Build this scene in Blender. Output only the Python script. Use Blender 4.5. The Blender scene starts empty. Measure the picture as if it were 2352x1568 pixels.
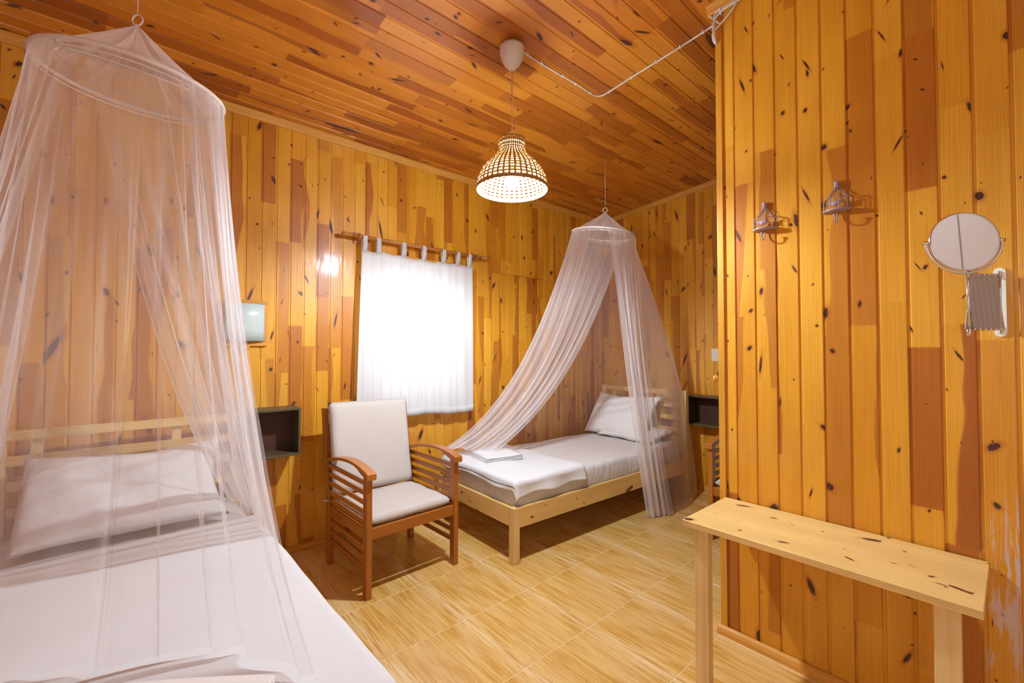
import bpy, bmesh, math, random
import numpy as np
from mathutils import Vector, Matrix
random.seed(7)
S = bpy.context.scene
COL = S.collection
PI = math.pi

# ------------------------------------------------------------------ camera
FPX, PITCH, AZ, CAMH = 1000.0, math.radians(1.26), math.radians(49.08), 1.45
cd = bpy.data.cameras.new('camera'); cam = bpy.data.objects.new('camera', cd); COL.objects.link(cam)
cd.sensor_width = 36.0; cd.lens = 36.0 * FPX / 2352.0; cd.clip_start = 0.05
fwd = Vector((math.cos(AZ)*math.cos(PITCH), math.sin(AZ)*math.cos(PITCH), math.sin(PITCH)))
cam.location = (0, 0, CAMH); cam.rotation_euler = fwd.to_track_quat('-Z', 'Y').to_euler()
S.camera = cam

# ------------------------------------------------------------------ light
S.view_settings.view_transform = 'Standard'; S.view_settings.look = 'None'
S.view_settings.gamma = 1.0; S.view_settings.use_curve_mapping = False
S.view_settings.exposure = -0.06
w = bpy.data.worlds.new('world'); S.world = w; w.use_nodes = True
bg = w.node_tree.nodes['Background']; bg.inputs[0].default_value = (0.86, 0.93, 1.0, 1); bg.inputs[1].default_value = 3.6

def area(name, loc, target, sx, sy, power, color, portal=False):
    l = bpy.data.lights.new(name, 'AREA'); l.shape = 'RECTANGLE'; l.size = sx; l.size_y = sy
    l.energy = power; l.color = color
    o = bpy.data.objects.new(name, l); COL.objects.link(o); o.location = loc
    o.rotation_euler = (Vector(target) - Vector(loc)).to_track_quat('-Z', 'Y').to_euler()
    if portal: l.cycles.is_portal = True
    return o
area('window_portal', (1.89, 3.60, 1.62), (1.89, 0, 1.62), 0.9, 1.2, 1, (1, 1, 1), True)
area('assumed_daylight_fill', (-1.38, -0.55, 1.25), (1.2, 0.6, 0.9), 1.3, 2.1, 24, (0.82, 0.92, 1.0))  # added fill lamp standing in for assumed daylight; the side wall has no opening
area('bounce_fill', (0.6, -0.6, 3.0), (0.6, -1.6, 1.9), 1.6, 0.5, 12, (0.80, 0.91, 1.0))  # added unseen fill lamp, bounces soft light off the front wall
BULB = 3900.0

# ------------------------------------------------------------------ node helpers
class N:
    def __init__(s, name):
        s.m = bpy.data.materials.new(name); s.m.use_nodes = True
        s.nt = s.m.node_tree; s.nt.nodes.clear()
        s.out = s.nt.nodes.new('ShaderNodeOutputMaterial')
    def n(s, t, **k):
        x = s.nt.nodes.new(t)
        for a, b in k.items(): setattr(x, a, b)
        return x
    def set(s, sock, v):
        if hasattr(v, 'is_linked') or isinstance(v, bpy.types.NodeSocket): s.nt.links.new(v, sock)
        else: sock.default_value = v
    def math(s, op, a, b=0.0, c=0.0):
        x = s.n('ShaderNodeMath', operation=op); s.set(x.inputs[0], a); s.set(x.inputs[1], b)
        if op in ('MULTIPLY_ADD', 'SMOOTH_MIN'): s.set(x.inputs[2], c)
        return x.outputs[0]
    def mix(s, f, a, b, blend='MIX'):
        x = s.n('ShaderNodeMix', data_type='RGBA', blend_type=blend)
        s.set(x.inputs[0], f); s.set(x.inputs[6], a); s.set(x.inputs[7], b); return x.outputs[2]
    def step(s, v, lo, hi, a=0.0, b=1.0):
        x = s.n('ShaderNodeMapRange', interpolation_type='SMOOTHSTEP')
        s.set(x.inputs[0], v); s.set(x.inputs[1], lo); s.set(x.inputs[2], hi); s.set(x.inputs[3], a); s.set(x.inputs[4], b)
        return x.outputs[0]
    def comb(s, x, y, z):
        c = s.n('ShaderNodeCombineXYZ'); s.set(c.inputs[0], x); s.set(c.inputs[1], y); s.set(c.inputs[2], z); return c.outputs[0]
    def noise(s, vec, scale=1.0, detail=2.0, rough=0.5, dist=0.0):
        x = s.n('ShaderNodeTexNoise'); s.set(x.inputs['Vector'], vec); x.inputs['Scale'].default_value = scale
        x.inputs['Detail'].default_value = detail; x.inputs['Roughness'].default_value = rough
        x.inputs['Distortion'].default_value = dist; return x.outputs[0]
    def white(s, vec):
        x = s.n('ShaderNodeTexWhiteNoise', noise_dimensions='3D'); s.set(x.inputs['Vector'], vec)
        sp = s.n('ShaderNodeSeparateColor'); s.nt.links.new(x.outputs['Color'], sp.inputs[0])
        return x.outputs['Value'], sp.outputs[0], sp.outputs[1], sp.outputs[2]
    def bsdf(s, color, rough=0.5, coat=0.0, coatr=0.1, metal=0.0, bump=None, bstr=0.2, bdist=0.002, sheen=0.0, spec=0.5):
        p = s.n('ShaderNodeBsdfPrincipled'); s.set(p.inputs['Base Color'], color); s.set(p.inputs['Roughness'], rough)
        p.inputs['Coat Weight'].default_value = coat; p.inputs['Coat Roughness'].default_value = coatr
        p.inputs['Metallic'].default_value = metal; p.inputs['Sheen Weight'].default_value = sheen
        p.inputs['Specular IOR Level'].default_value = spec
        if bump is not None:
            b = s.n('ShaderNodeBump'); b.inputs['Strength'].default_value = bstr; b.inputs['Distance'].default_value = bdist
            s.set(b.inputs['Height'], bump); s.nt.links.new(b.outputs[0], p.inputs['Normal'])
            if coat > 0: s.nt.links.new(b.outputs[0], p.inputs['Coat Normal'])
        s.nt.links.new(p.outputs[0], s.out.inputs[0]); return p

def plank_material(name, width=0.0935, light=((0.68,0.285,0.012,1),(0.78,0.385,0.030,1)), dark=((0.36,0.085,0.006,1),(0.47,0.140,0.009,1)),
                   across=0, along=2, joints=1.0, heart=1.0, knots=1.0, coat=0.38, rough=0.42, vary=True, wave=0.34, knotsize=1.0, painted_reflection=False, hb=2.75, wrap=False, kr=1.0):
    g = N(name)
    tc = g.n('ShaderNodeTexCoord'); sp = g.n('ShaderNodeSeparateXYZ'); g.nt.links.new(tc.outputs['Object'], sp.inputs[0])
    oi = g.n('ShaderNodeObjectInfo'); rnd = oi.outputs['Random']
    x = sp.outputs[across]; z = sp.outputs[along]; oth = sp.outputs[3 - across - along]
    if wrap: x = g.math('MODULO', g.math('ADD', x, width*8), width)
    r37 = g.math('MULTIPLY', rnd, 37.0); r91 = g.math('MULTIPLY', rnd, 91.0)
    u = g.math('DIVIDE', x, width)
    # segments of the finger-jointed board
    rate = g.math('MULTIPLY_ADD', g.math('FRACT', r91), 1.1, 0.75 * joints)
    comb = g.math('MULTIPLY', g.math('PINGPONG', g.math('MULTIPLY', x, 250.0), 1.0), 0.008)   # finger joint teeth
    zz = g.math('ADD', g.math('MULTIPLY', g.math('ADD', z, comb), rate), r37)
    idx = g.math('FLOOR', zz) if joints > 0 else g.math('MULTIPLY', rnd, 50.0)
    wv, w1, w2, w3 = g.white(g.comb(idx, r91, 3.3))
    _, v1, v2, v3 = g.white(g.comb(idx, r37, 8.1))
    n1 = g.noise(g.comb(g.math('MULTIPLY', u, 0.6), g.math('ADD', g.math('MULTIPLY', z, 1.6), g.math('MULTIPLY', w3, 20.0)), idx), 1.0, 1.5, 0.5)
    T = g.math('MULTIPLY_ADD', w1, -3.1, hb) if heart > 0 else 9.0   # mostly light, some segments dark
    us = g.math('ABSOLUTE', g.math('SUBTRACT', u, g.math('GREATER_THAN', w2, 0.5)))
    hm = g.step(g.math('ADD', us, g.math('MULTIPLY', g.math('SUBTRACT', n1, 0.5), 1.6)), T, g.math('ADD', T, 0.09)) if heart > 0 else 0.0
    lc = g.mix(v1, light[0], light[1]); dc = g.mix(v2, dark[0], dark[1])
    base = g.mix(g.math('MULTIPLY', hm, g.math('MULTIPLY_ADD', v3, 0.45, 0.45)), lc, dc) if heart > 0 else lc
    # grain
    zo = g.math('ADD', z, g.math('MULTIPLY', g.math('ADD', wv, rnd), 31.0))
    g1 = g.noise(g.comb(g.math('MULTIPLY', x, 150.0), g.math('MULTIPLY', oth, 60.0), g.math('MULTIPLY', zo, 3.0)), 1.0, 3.0, 0.6)
    wt = g.n('ShaderNodeTexWave', wave_type='BANDS', bands_direction='X'); wt.inputs['Scale'].default_value = 1.0
    wt.inputs['Distortion'].default_value = 5.0; wt.inputs['Detail'].default_value = 2.0; wt.inputs['Detail Scale'].default_value = 0.6
    g.nt.links.new(g.comb(g.math('MULTIPLY', x, 52.0), g.math('MULTIPLY', oth, 38.0), g.math('MULTIPLY', zo, 1.0)), wt.inputs['Vector'])
    g0 = g.noise(g.comb(g.math('MULTIPLY', x, 9.0), oth, g.math('MULTIPLY', zo, 1.7)), 1.0, 2.0)
    f1 = g.math('MULTIPLY', g.math('MULTIPLY_ADD', g1, 0.32, 0.83), g.math('MULTIPLY_ADD', g0, 0.34, 0.83))
    f2 = g.math('MULTIPLY_ADD', wt.outputs['Fac'], 0.16 , 0.92)
    f = g.math('MULTIPLY', f1, f2)
    base = g.mix(1.0, base, g.comb(f, g.math('POWER', f, 1.35), g.math('POWER', f, 1.8)), 'MULTIPLY')
    # knots
    if knots > 0:
        for (rate_k, seed, rs, thr) in ((2.6*kr, 1.7, 1.15, 0.45), (5.3*kr, 5.9, 0.6, 0.6)):
            kz = g.math('ADD', g.math('MULTIPLY', z, rate_k), g.math('MULTIPLY', rnd, 61.0 + seed))
            kc = g.math('FLOOR', kz); kf = g.math('SUBTRACT', kz, kc)
            kv, k1, k2, k3 = g.white(g.comb(kc, r37, seed)); _, q1, q2, q3 = g.white(g.comb(kc, r91, seed + 2))
            dz = g.math('DIVIDE', g.math('SUBTRACT', kf, g.math('MULTIPLY_ADD', k1, 0.6, 0.2)), rate_k)
            dx = g.math('SUBTRACT', x, g.math('MULTIPLY', k2, width))
            dxs = g.math('ADD', dx, g.math('MULTIPLY', dz, g.math('MULTIPLY_ADD', q1, 1.2, -0.6)))
            rad = g.math('MULTIPLY', g.math('MULTIPLY_ADD', g.math('POWER', k3, 3.0), 0.012, 0.0032), rs * knotsize)
            el = g.math('MULTIPLY_ADD', g.math('POWER', q2, 4.0), 7.0, 1.1)
            d = g.math('SQRT', g.math('ADD', g.math('POWER', dxs, 2.0), g.math('POWER', g.math('DIVIDE', dz, el), 2.0)))
            d = g.math('DIVIDE', d, rad)
            wob = g.noise(g.comb(g.math('MULTIPLY', x, 160.0), oth, g.math('MULTIPLY', zo, 90.0)), 1.0, 2.0)
            d = g.math('ADD', d, g.math('MULTIPLY_ADD', wob, 0.9, -0.45))
            on = g.math('GREATER_THAN', q3, thr / max(knots, .01))
            halo = g.math('MULTIPLY', g.step(d, 2.4, 0.9), on)
            core = g.math('MULTIPLY', g.step(d, 1.15, 0.85), on)
            base = g.mix(g.math('MULTIPLY', halo, 0.5), base, dark[0])
            base = g.mix(g.math('MULTIPLY', core, 0.97), base, (0.055, 0.011, 0.010, 1))
    if painted_reflection:  # whitish rough reflection painted into the lower part of the plank colour
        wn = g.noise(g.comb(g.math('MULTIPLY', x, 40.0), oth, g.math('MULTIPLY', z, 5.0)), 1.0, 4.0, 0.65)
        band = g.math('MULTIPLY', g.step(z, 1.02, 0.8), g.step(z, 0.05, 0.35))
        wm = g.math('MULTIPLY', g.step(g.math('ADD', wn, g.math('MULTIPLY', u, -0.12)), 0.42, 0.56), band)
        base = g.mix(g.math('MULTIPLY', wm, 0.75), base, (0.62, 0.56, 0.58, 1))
    bn = g.noise(g.comb(g.math('MULTIPLY', x, 14.0), g.math('ADD', oth, r37), g.math('MULTIPLY', z, 3.5)), 1.0, 2.0)
    g.bsdf(base, rough, coat, 0.11, bump=g.math('ADD', bn, g.math('MULTIPLY', g1, 0.06)), bstr=wave, bdist=0.008)
    return g.m

def simple(name, color, rough=0.5, metal=0.0, coat=0.0, bumps=0.0, bscale=40.0, bdist=0.002, var=0.0, sheen=0.0):
    g = N(name); tc = g.n('ShaderNodeTexCoord'); o = tc.outputs['Object']
    col = color
    if var > 0:
        nz = g.noise(o, bscale * 0.3, 3.0); v = g.math('MULTIPLY_ADD', nz, 2 * var, 1 - var)
        col = g.mix(1.0, color, g.comb(v, v, v), 'MULTIPLY')
    b = g.noise(o, bscale, 3.0) if bumps > 0 else None
    g.bsdf(col, rough, coat, 0.1, metal, bump=b, bstr=bumps, bdist=bdist, sheen=sheen)
    return g.m

def cloth_mat(name, color, wrinkle=0.35, scale=7.0, weave=700.0, wd=0.012, stretch=(1,1,1)):
    g = N(name); tc = g.n('ShaderNodeTexCoord'); mp = g.n('ShaderNodeMapping'); g.nt.links.new(tc.outputs['Object'], mp.inputs[0])
    mp.inputs['Scale'].default_value = stretch
    o = mp.outputs[0]
    nz = g.noise(o, scale, 4.0, 0.55, 0.6); fn = g.noise(tc.outputs['Object'], weave, 1.0)
    h = g.math('ADD', nz, g.math('MULTIPLY', fn, 0.02))
    v = g.math('MULTIPLY_ADD', g.noise(o, 3.0, 2.0), 0.06, 0.97)
    g.bsdf(g.mix(1.0, color, g.comb(v, v, v), 'MULTIPLY'), 0.85, bump=h, bstr=wrinkle, bdist=wd, sheen=0.15, spec=0.2)
    return g.m

M = {}
M['wall'] = plank_material('varnished_pine_wall')
M['painted_reflection'] = plank_material('varnished_pine_wall_reflection', painted_reflection=True)
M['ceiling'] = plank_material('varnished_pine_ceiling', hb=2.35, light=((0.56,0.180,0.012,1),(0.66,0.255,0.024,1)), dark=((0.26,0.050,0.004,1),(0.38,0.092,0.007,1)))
M['trim'] = plank_material('pine_moulding', light=((0.62,0.28,0.02,1),(0.66,0.31,0.03,1)), heart=0, joints=0, knots=0, width=0.05)
M['pine_x'] = plank_material('raw_pine_x', width=0.12, across=1, along=0, wrap=True, light=((0.74,0.47,0.14,1),(0.78,0.53,0.19,1)), dark=((0.5,0.2,0.05,1),(0.55,0.25,0.07,1)), heart=0, joints=0, knots=0.8, coat=0.15, rough=0.5, wave=0.05, knotsize=0.8)
M['pine_y'] = plank_material('raw_pine_y', width=0.12, across=0, along=1, wrap=True, light=((0.74,0.47,0.14,1),(0.78,0.53,0.19,1)), dark=((0.5,0.2,0.05,1),(0.55,0.25,0.07,1)), heart=0, joints=0, knots=0.8, coat=0.15, rough=0.5, wave=0.05, knotsize=0.8)
M['pine_z'] = plank_material('raw_pine_z', width=0.06, across=0, along=2, wrap=True, light=((0.75,0.51,0.20,1),(0.78,0.56,0.25,1)), dark=((0.5,0.2,0.05,1),(0.55,0.25,0.07,1)), heart=0, joints=0, knots=0.5, coat=0.15, rough=0.5, wave=0.05, knotsize=0.6)
PXZ = dict(width=.24, across=2, wrap=True, light=((0.74,0.47,0.14,1),(0.78,0.53,0.19,1)), dark=((0.5,0.2,0.05,1),(0.55,0.25,0.07,1)), heart=0, joints=0, knots=2.0, kr=1.8, coat=0.15, rough=0.5, wave=0.05, knotsize=1.1)
M['pine_xz'] = plank_material('raw_pine_rail_x', along=0, **PXZ); M['pine_yz'] = plank_material('raw_pine_rail_y', along=1, **PXZ)
M['tabletop'] = plank_material('pale_pine_tabletop', width=0.45, across=0, along=1, light=((0.78,0.54,0.20,1),(0.78,0.54,0.20,1)), dark=((0.45,0.17,0.04,1),(0.5,0.2,0.05,1)), heart=0, joints=0, knots=2.2, kr=3.5, coat=0.1, rough=0.45, wave=0.04, knotsize=0.8)
TK = dict(light=((0.37,0.115,0.012,1),(0.44,0.145,0.016,1)), dark=((0.25,0.06,0.01,1),(0.3,0.08,0.012,1)), heart=0, joints=0, knots=0, coat=0.3, rough=0.4, wave=0.03)
M['teak_x'] = plank_material('teak_x', across=1, along=0, **TK)
M['teak_y'] = plank_material('teak_y', across=0, along=1, **TK)
M['teak_z'] = plank_material('teak_z', across=0, along=2, **TK)
M['box'] = plank_material('stained_box_wood', across=0, along=2, light=((0.085,0.06,0.022,1),(0.12,0.085,0.03,1)), dark=((0.04,0.02,0.01,1),(0.05,0.03,0.01,1)), heart=0, joints=0, knots=0, coat=0.2, rough=0.5, wave=0.1)
M['box_in'] = simple('stained_box_inside', (0.07, 0.022, 0.012, 1), 0.5)
M['rodwood'] = plank_material('rod_wood', across=1, along=0, light=((0.48,0.19,0.04,1),(0.52,0.22,0.05,1)), dark=((0.3,0.1,0.02,1),)*2, heart=0, joints=0, knots=0, coat=0.5, rough=0.35, wave=0.02)
M['sheet'] = cloth_mat('white_sheet', (0.70, 0.66, 0.64, 1), 0.5, 6.0, wd=0.01, stretch=(1, 1, 1))
M['sheet_crumple'] = cloth_mat('white_sheet_crumpled', (0.70, 0.67, 0.65, 1), 0.9, 16.0, wd=0.015, stretch=(1, 1, .35))
M['blanket'] = cloth_mat('white_blanket', (0.75, 0.75, 0.76, 1), 0.3, 5.0, wd=0.012)
M['towel'] = cloth_mat('white_towel', (0.78, 0.78, 0.78, 1), 0.4, 30.0, wd=0.006)
M['towel2'] = cloth_mat('cream_towel', (0.80, 0.74, 0.70, 1), 0.4, 30.0, wd=0.006)
M['pillow'] = cloth_mat('white_pillow', (0.75, 0.73, 0.72, 1), 0.5, 9.0, wd=0.012)
M['cushion'] = cloth_mat('cream_cushion', (0.60, 0.545, 0.50, 1), 0.25, 9.0, wd=0.006)
M['stripe'] = simple('dark_stripe', (0.12, 0.14, 0.17, 1), 0.9)
M['white_plastic'] = simple('white_plastic', (0.78, 0.76, 0.74, 1), 0.35)
M['cable'] = simple('cable_white', (0.72, 0.66, 0.60, 1), 0.45)
M['hoop'] = simple('hoop_white', (0.80, 0.72, 0.66, 1), 0.6)
M['lilac'] = simple('lilac_paint', (0.38, 0.29, 0.36, 1), 0.45)
M['chrome'] = simple('chrome', (0.78, 0.74, 0.72, 1), 0.16, 1.0)
M['steel'] = simple('brushed_steel', (0.46, 0.42, 0.39, 1), 0.55, 0.2, bumps=0.1, bscale=60)
M['mirror'] = simple('mirror_glass', (0.93, 0.93, 0.93, 1), 0.02, 1.0)
M['plate'] = simple('mirror_plate_white', (0.86, 0.93, 0.86, 1), 0.3, 0.0, coat=0.5)
M['grout'] = simple('grout', (0.80, 0.62, 0.36, 1), 0.7)
M['backing'] = simple('wall_backing', (0.20, 0.07, 0.015, 1), 0.7)
M['plaster'] = simple('white_plaster', (0.80, 0.79, 0.77, 1), 0.7, bumps=0.1, bscale=60)
M['black'] = simple('black_rubber', (0.03, 0.03, 0.03, 1), 0.6)
M['wframe'] = simple('window_frame_white', (0.8, 0.8, 0.8, 1), 0.4)
M['ivory'] = simple('ivory_switch', (0.85, 0.72, 0.42, 1), 0.35)

def floor_mat():
    g = N('wood_look_tile'); tc = g.n('ShaderNodeTexCoord'); sp = g.n('ShaderNodeSeparateXYZ'); g.nt.links.new(tc.outputs['Object'], sp.inputs[0])
    oi = g.n('ShaderNodeObjectInfo'); rnd = oi.outputs['Random']
    x, y = sp.outputs[0], sp.outputs[1]
    yo = g.math('ADD', y, g.math('MULTIPLY', g.math('FLOOR', g.math('MULTIPLY', rnd, 3.0)), 7.0))
    a = g.noise(g.comb(g.math('MULTIPLY', x, 34.0), g.math('MULTIPLY', yo, 2.2), 0.0), 1.0, 3.0, 0.6, 0.3)
    b = g.noise(g.comb(g.math('MULTIPLY', x, 120.0), g.math('MULTIPLY', yo, 5.0), 4.0), 1.0, 3.0, 0.6, 0.2)
    c = g.noise(g.comb(g.math('MULTIPLY', x, 8.0), g.math('MULTIPLY', yo, 2.0), 9.0), 1.0, 1.0)
    ed = g.math('ABSOLUTE', g.math('SUBTRACT', g.math('DIVIDE', x, 0.457), 0.5))     # pale bundle at the tile's long edges
    pale = g.math('MULTIPLY', g.step(ed, 0.34, 0.5), 0.6)
    col = g.mix(g.step(a, 0.38, 0.66), (0.77, 0.50, 0.15, 1), (0.62, 0.33, 0.055, 1))
    col = g.mix(g.math('MULTIPLY', g.step(b, 0.45, 0.72), 0.6), col, (0.48, 0.21, 0.028, 1))
    col = g.mix(g.math('MULTIPLY', g.step(b, 0.5, 0.3), 0.45), col, (0.82, 0.60, 0.27, 1))
    col = g.mix(g.math('MULTIPLY', g.step(c, 0.4, 0.7), 0.35), col, (0.79, 0.55, 0.24, 1))
    col = g.mix(g.math('MULTIPLY', pale, g.step(b, 0.62, 0.4)), col, (0.84, 0.66, 0.36, 1))
    g.bsdf(col, 0.26, 0.35, 0.18, bump=g.math('MULTIPLY', a, 0.4), bstr=0.05, bdist=0.004)
    return g.m
M['tile'] = floor_mat()

def net_mat(name, cover=0.2, dens=1.0):
    g = N(name)
    lw = g.n('ShaderNodeNewGeometry')
    dp = g.n('ShaderNodeVectorMath', operation='DOT_PRODUCT'); g.nt.links.new(lw.outputs['Normal'], dp.inputs[0]); g.nt.links.new(lw.outputs['Incoming'], dp.inputs[1])
    c = g.math('MAXIMUM', g.math('ABSOLUTE', dp.outputs['Value']), 0.06)
    at = g.n('ShaderNodeAttribute', attribute_name='gather')
    cov = g.math('SUBTRACT', 1.0, g.math('POWER', 1.0 - cover, g.math('DIVIDE', g.math('MULTIPLY', at.outputs['Fac'], dens), c)))   # threads hide more at a slant
    d = g.n('ShaderNodeBsdfDiffuse'); d.inputs[0].default_value = (0.95, 0.93, 0.94, 1)
    t = g.n('ShaderNodeBsdfTranslucent'); t.inputs[0].default_value = (0.95, 0.93, 0.94, 1)
    m1 = g.n('ShaderNodeMixShader'); m1.inputs[0].default_value = 0.55; g.nt.links.new(d.outputs[0], m1.inputs[1]); g.nt.links.new(t.outputs[0], m1.inputs[2])
    tr = g.n('ShaderNodeBsdfTransparent')
    m2 = g.n('ShaderNodeMixShader'); g.set(m2.inputs[0], cov); g.nt.links.new(tr.outputs[0], m2.inputs[1]); g.nt.links.new(m1.outputs[0], m2.inputs[2])
    g.nt.links.new(m2.outputs[0], g.out.inputs[0]); return g.m
M['net'] = net_mat('mosquito_net', 0.20)
M['net2'] = net_mat('mosquito_net_fine', 0.30, 0.80)
M['net_top'] = net_mat('mosquito_net_top', 0.26)

def curtain_mat():
    g = N('sheer_cotton_curtain')
    tc = g.n('ShaderNodeTexCoord'); sp = g.n('ShaderNodeSeparateXYZ'); g.nt.links.new(tc.outputs['Object'], sp.inputs[0])
    pin = g.step(g.math('ABSOLUTE', g.math('SUBTRACT', g.math('FRACT', g.math('MULTIPLY', sp.outputs[0], 12.5)), 0.5)), 0.0, 0.035)   # thin woven pin stripes
    nz = g.noise(g.comb(g.math('MULTIPLY', sp.outputs[0], 300.0), 0.0, g.math('MULTIPLY', sp.outputs[2], 8.0)), 1.0, 2.0)
    col = g.mix(pin, (0.70, 0.70, 0.70, 1), (0.90, 0.90, 0.90, 1))
    v = g.math('MULTIPLY_ADD', nz, 0.12, 0.93); col = g.mix(1.0, col, g.comb(v, v, v), 'MULTIPLY')
    d = g.n('ShaderNodeBsdfDiffuse'); g.set(d.inputs[0], col)
    t = g.n('ShaderNodeBsdfTranslucent'); g.set(t.inputs[0], col)
    m1 = g.n('ShaderNodeMixShader'); m1.inputs[0].default_value = 0.38; g.nt.links.new(d.outputs[0], m1.inputs[1]); g.nt.links.new(t.outputs[0], m1.inputs[2])
    g.nt.links.new(m1.outputs[0], g.out.inputs[0]); return g.m
M['curtain'] = curtain_mat()

def glass_mat(name, color=(1,1,1,1), alpha=0.9):
    g = N(name); tr = g.n('ShaderNodeBsdfTransparent'); gl = g.n('ShaderNodeBsdfGlossy'); gl.inputs['Roughness'].default_value = 0.03
    tr.inputs[0].default_value = color; m = g.n('ShaderNodeMixShader'); m.inputs[0].default_value = 1 - alpha
    g.nt.links.new(tr.outputs[0], m.inputs[1]); g.nt.links.new(gl.outputs[0], m.inputs[2]); g.nt.links.new(m.outputs[0], g.out.inputs[0]); return g.m
M['glass'] = glass_mat('window_glass')
M['frost'] = simple('frosted_glass', (0.52, 0.60, 0.57, 1), 0.25, coat=0.4)

def emit(name, color, strength):
    g = N(name); e = g.n('ShaderNodeEmission'); e.inputs[0].default_value = color; e.inputs[1].default_value = strength
    g.nt.links.new(e.outputs[0], g.out.inputs[0]); return g.m
M['bulb'] = emit('lit_bulb', (0.79, 0.90, 1.0, 1), BULB)

def bamboo():
    g = N('bamboo_strip'); tc = g.n('ShaderNodeTexCoord')
    nz = g.noise(tc.outputs['Object'], 60.0, 2.0)
    col = g.mix(nz, (0.46, 0.24, 0.06, 1), (0.60, 0.38, 0.13, 1))
    d = g.n('ShaderNodeBsdfDiffuse'); g.set(d.inputs[0], col); t = g.n('ShaderNodeBsdfTranslucent'); g.set(t.inputs[0], col)
    m = g.n('ShaderNodeMixShader'); m.inputs[0].default_value = 0.06
    g.nt.links.new(d.outputs[0], m.inputs[1]); g.nt.links.new(t.outputs[0], m.inputs[2]); g.nt.links.new(m.outputs[0], g.out.inputs[0]); return g.m
M['bamboo'] = bamboo()

# ------------------------------------------------------------------ mesh helpers
class MB:
    def __init__(s): s.v = []; s.f = []
    def add(s, vs, fs):
        k = len(s.v); s.v += [tuple(p) for p in vs]; s.f += [tuple(i + k for i in f) for f in fs]; return s
    def box(s, x0, y0, z0, x1, y1, z1, mat=None):
        vs = [(x0,y0,z0),(x1,y0,z0),(x1,y1,z0),(x0,y1,z0),(x0,y0,z1),(x1,y0,z1),(x1,y1,z1),(x0,y1,z1)]
        if mat is not None: vs = [mat @ Vector(p) for p in vs]
        return s.add(vs, [(0,3,2,1),(4,5,6,7),(0,1,5,4),(1,2,6,5),(2,3,7,6),(3,0,4,7)])
    def tube(s, pts, r, n=8, closed=False, cap=True):
        pts = [Vector(p) for p in pts]; L = len(pts); vs = []; fs = []
        up = None
        for i, p in enumerate(pts):
            a = pts[(i-1) % L] if (closed or i > 0) else p; b = pts[(i+1) % L] if (closed or i < L-1) else p
            t = (b - a).normalized()
            if up is None:
                up = Vector((0,0,1)) if abs(t.z) < 0.9 else Vector((1,0,0))
            u = (up - t * up.dot(t)).normalized(); up = u; w_ = t.cross(u)
            rr = r[i] if isinstance(r, (list, tuple)) else r
            for k in range(n):
                an = 2*PI*k/n; vs.append(p + (u*math.cos(an) + w_*math.sin(an))*rr)
        for i in range(L if closed else L-1):
            j = (i+1) % L
            for k in range(n): fs.append((i*n+k, i*n+(k+1)%n, j*n+(k+1)%n, j*n+k))
        if not closed and cap:
            fs.append(tuple(range(n-1, -1, -1))); fs.append(tuple((L-1)*n+k for k in range(n)))
        return s.add(vs, fs)
    def lathe(s, prof, n=32, c=(0,0,0), axis='z', cap=True):
        vs = []; fs = []
        for (r, h) in prof:
            for k in range(n):
                a = 2*PI*k/n; p = (r*math.cos(a), r*math.sin(a), h)
                if axis == 'x': p = (h, p[0], p[1])
                if axis == 'y': p = (p[0], h, p[1])
                vs.append((p[0]+c[0], p[1]+c[1], p[2]+c[2]))
        for i in range(len(prof)-1):
            for k in range(n): fs.append((i*n+k, i*n+(k+1)%n, (i+1)*n+(k+1)%n, (i+1)*n+k))
        if cap:
            fs.append(tuple(range(n-1, -1, -1))); fs.append(tuple((len(prof)-1)*n+k for k in range(n)))
        return s.add(vs, fs)
    def grid(s, fn, nu, nv, closeu=False):
        vs = [fn(i/(nu if closeu else nu-1), j/(nv-1)) for j in range(nv) for i in range(nu)]
        fs = []
        for j in range(nv-1):
            for i in range(nu if closeu else nu-1):
                fs.append((j*nu+i, j*nu+(i+1)%nu, (j+1)*nu+(i+1)%nu, (j+1)*nu+i))
        return s.add(vs, fs)
    def prism(s, poly, ax, a0, a1):
        """poly in the two other axes (cyclic order), extruded along axis ax"""
        n = len(poly)
        def P(p, a):
            return {0: (a, p[0], p[1]), 1: (p[0], a, p[1]), 2: (p[0], p[1], a)}[ax]
        vs = [P(p, a0) for p in poly] + [P(p, a1) for p in poly]
        fs = [(i, (i+1) % n, n+(i+1) % n, n+i) for i in range(n)] + [tuple(range(n-1,-1,-1)), tuple(range(n, 2*n))]
        return s.add(vs, fs)
    def build(s, name, mat, parent=None, smooth=False, bevel=0.0, solid=0.0, loc=None, sub=0, seg=2, soft=None):
        me = bpy.data.meshes.new(name); me.from_pydata(s.v, [], s.f); me.validate()
        bm = bmesh.new(); bm.from_mesh(me); bmesh.ops.recalc_face_normals(bm, faces=bm.faces[:]); bm.to_mesh(me); bm.free()
        if smooth: me.shade_smooth()
        me.materials.append(mat)
        o = bpy.data.objects.new(name, me); COL.objects.link(o)
        if parent is not None: o.parent = parent
        if loc is not None: o.location = loc
        if solid > 0:
            m = o.modifiers.new('solid', 'SOLIDIFY'); m.thickness = solid; m.offset = 0
        if bevel > 0:
            m = o.modifiers.new('bevel', 'BEVEL'); m.width = bevel; m.segments = seg; m.limit_method = 'ANGLE'; m.angle_limit = math.radians(40)
            me.shade_smooth(); m.harden_normals = True
        if sub: 
            m = o.modifiers.new('sub', 'SUBSURF'); m.levels = sub; m.render_levels = sub; me.shade_smooth()
        return o

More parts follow.
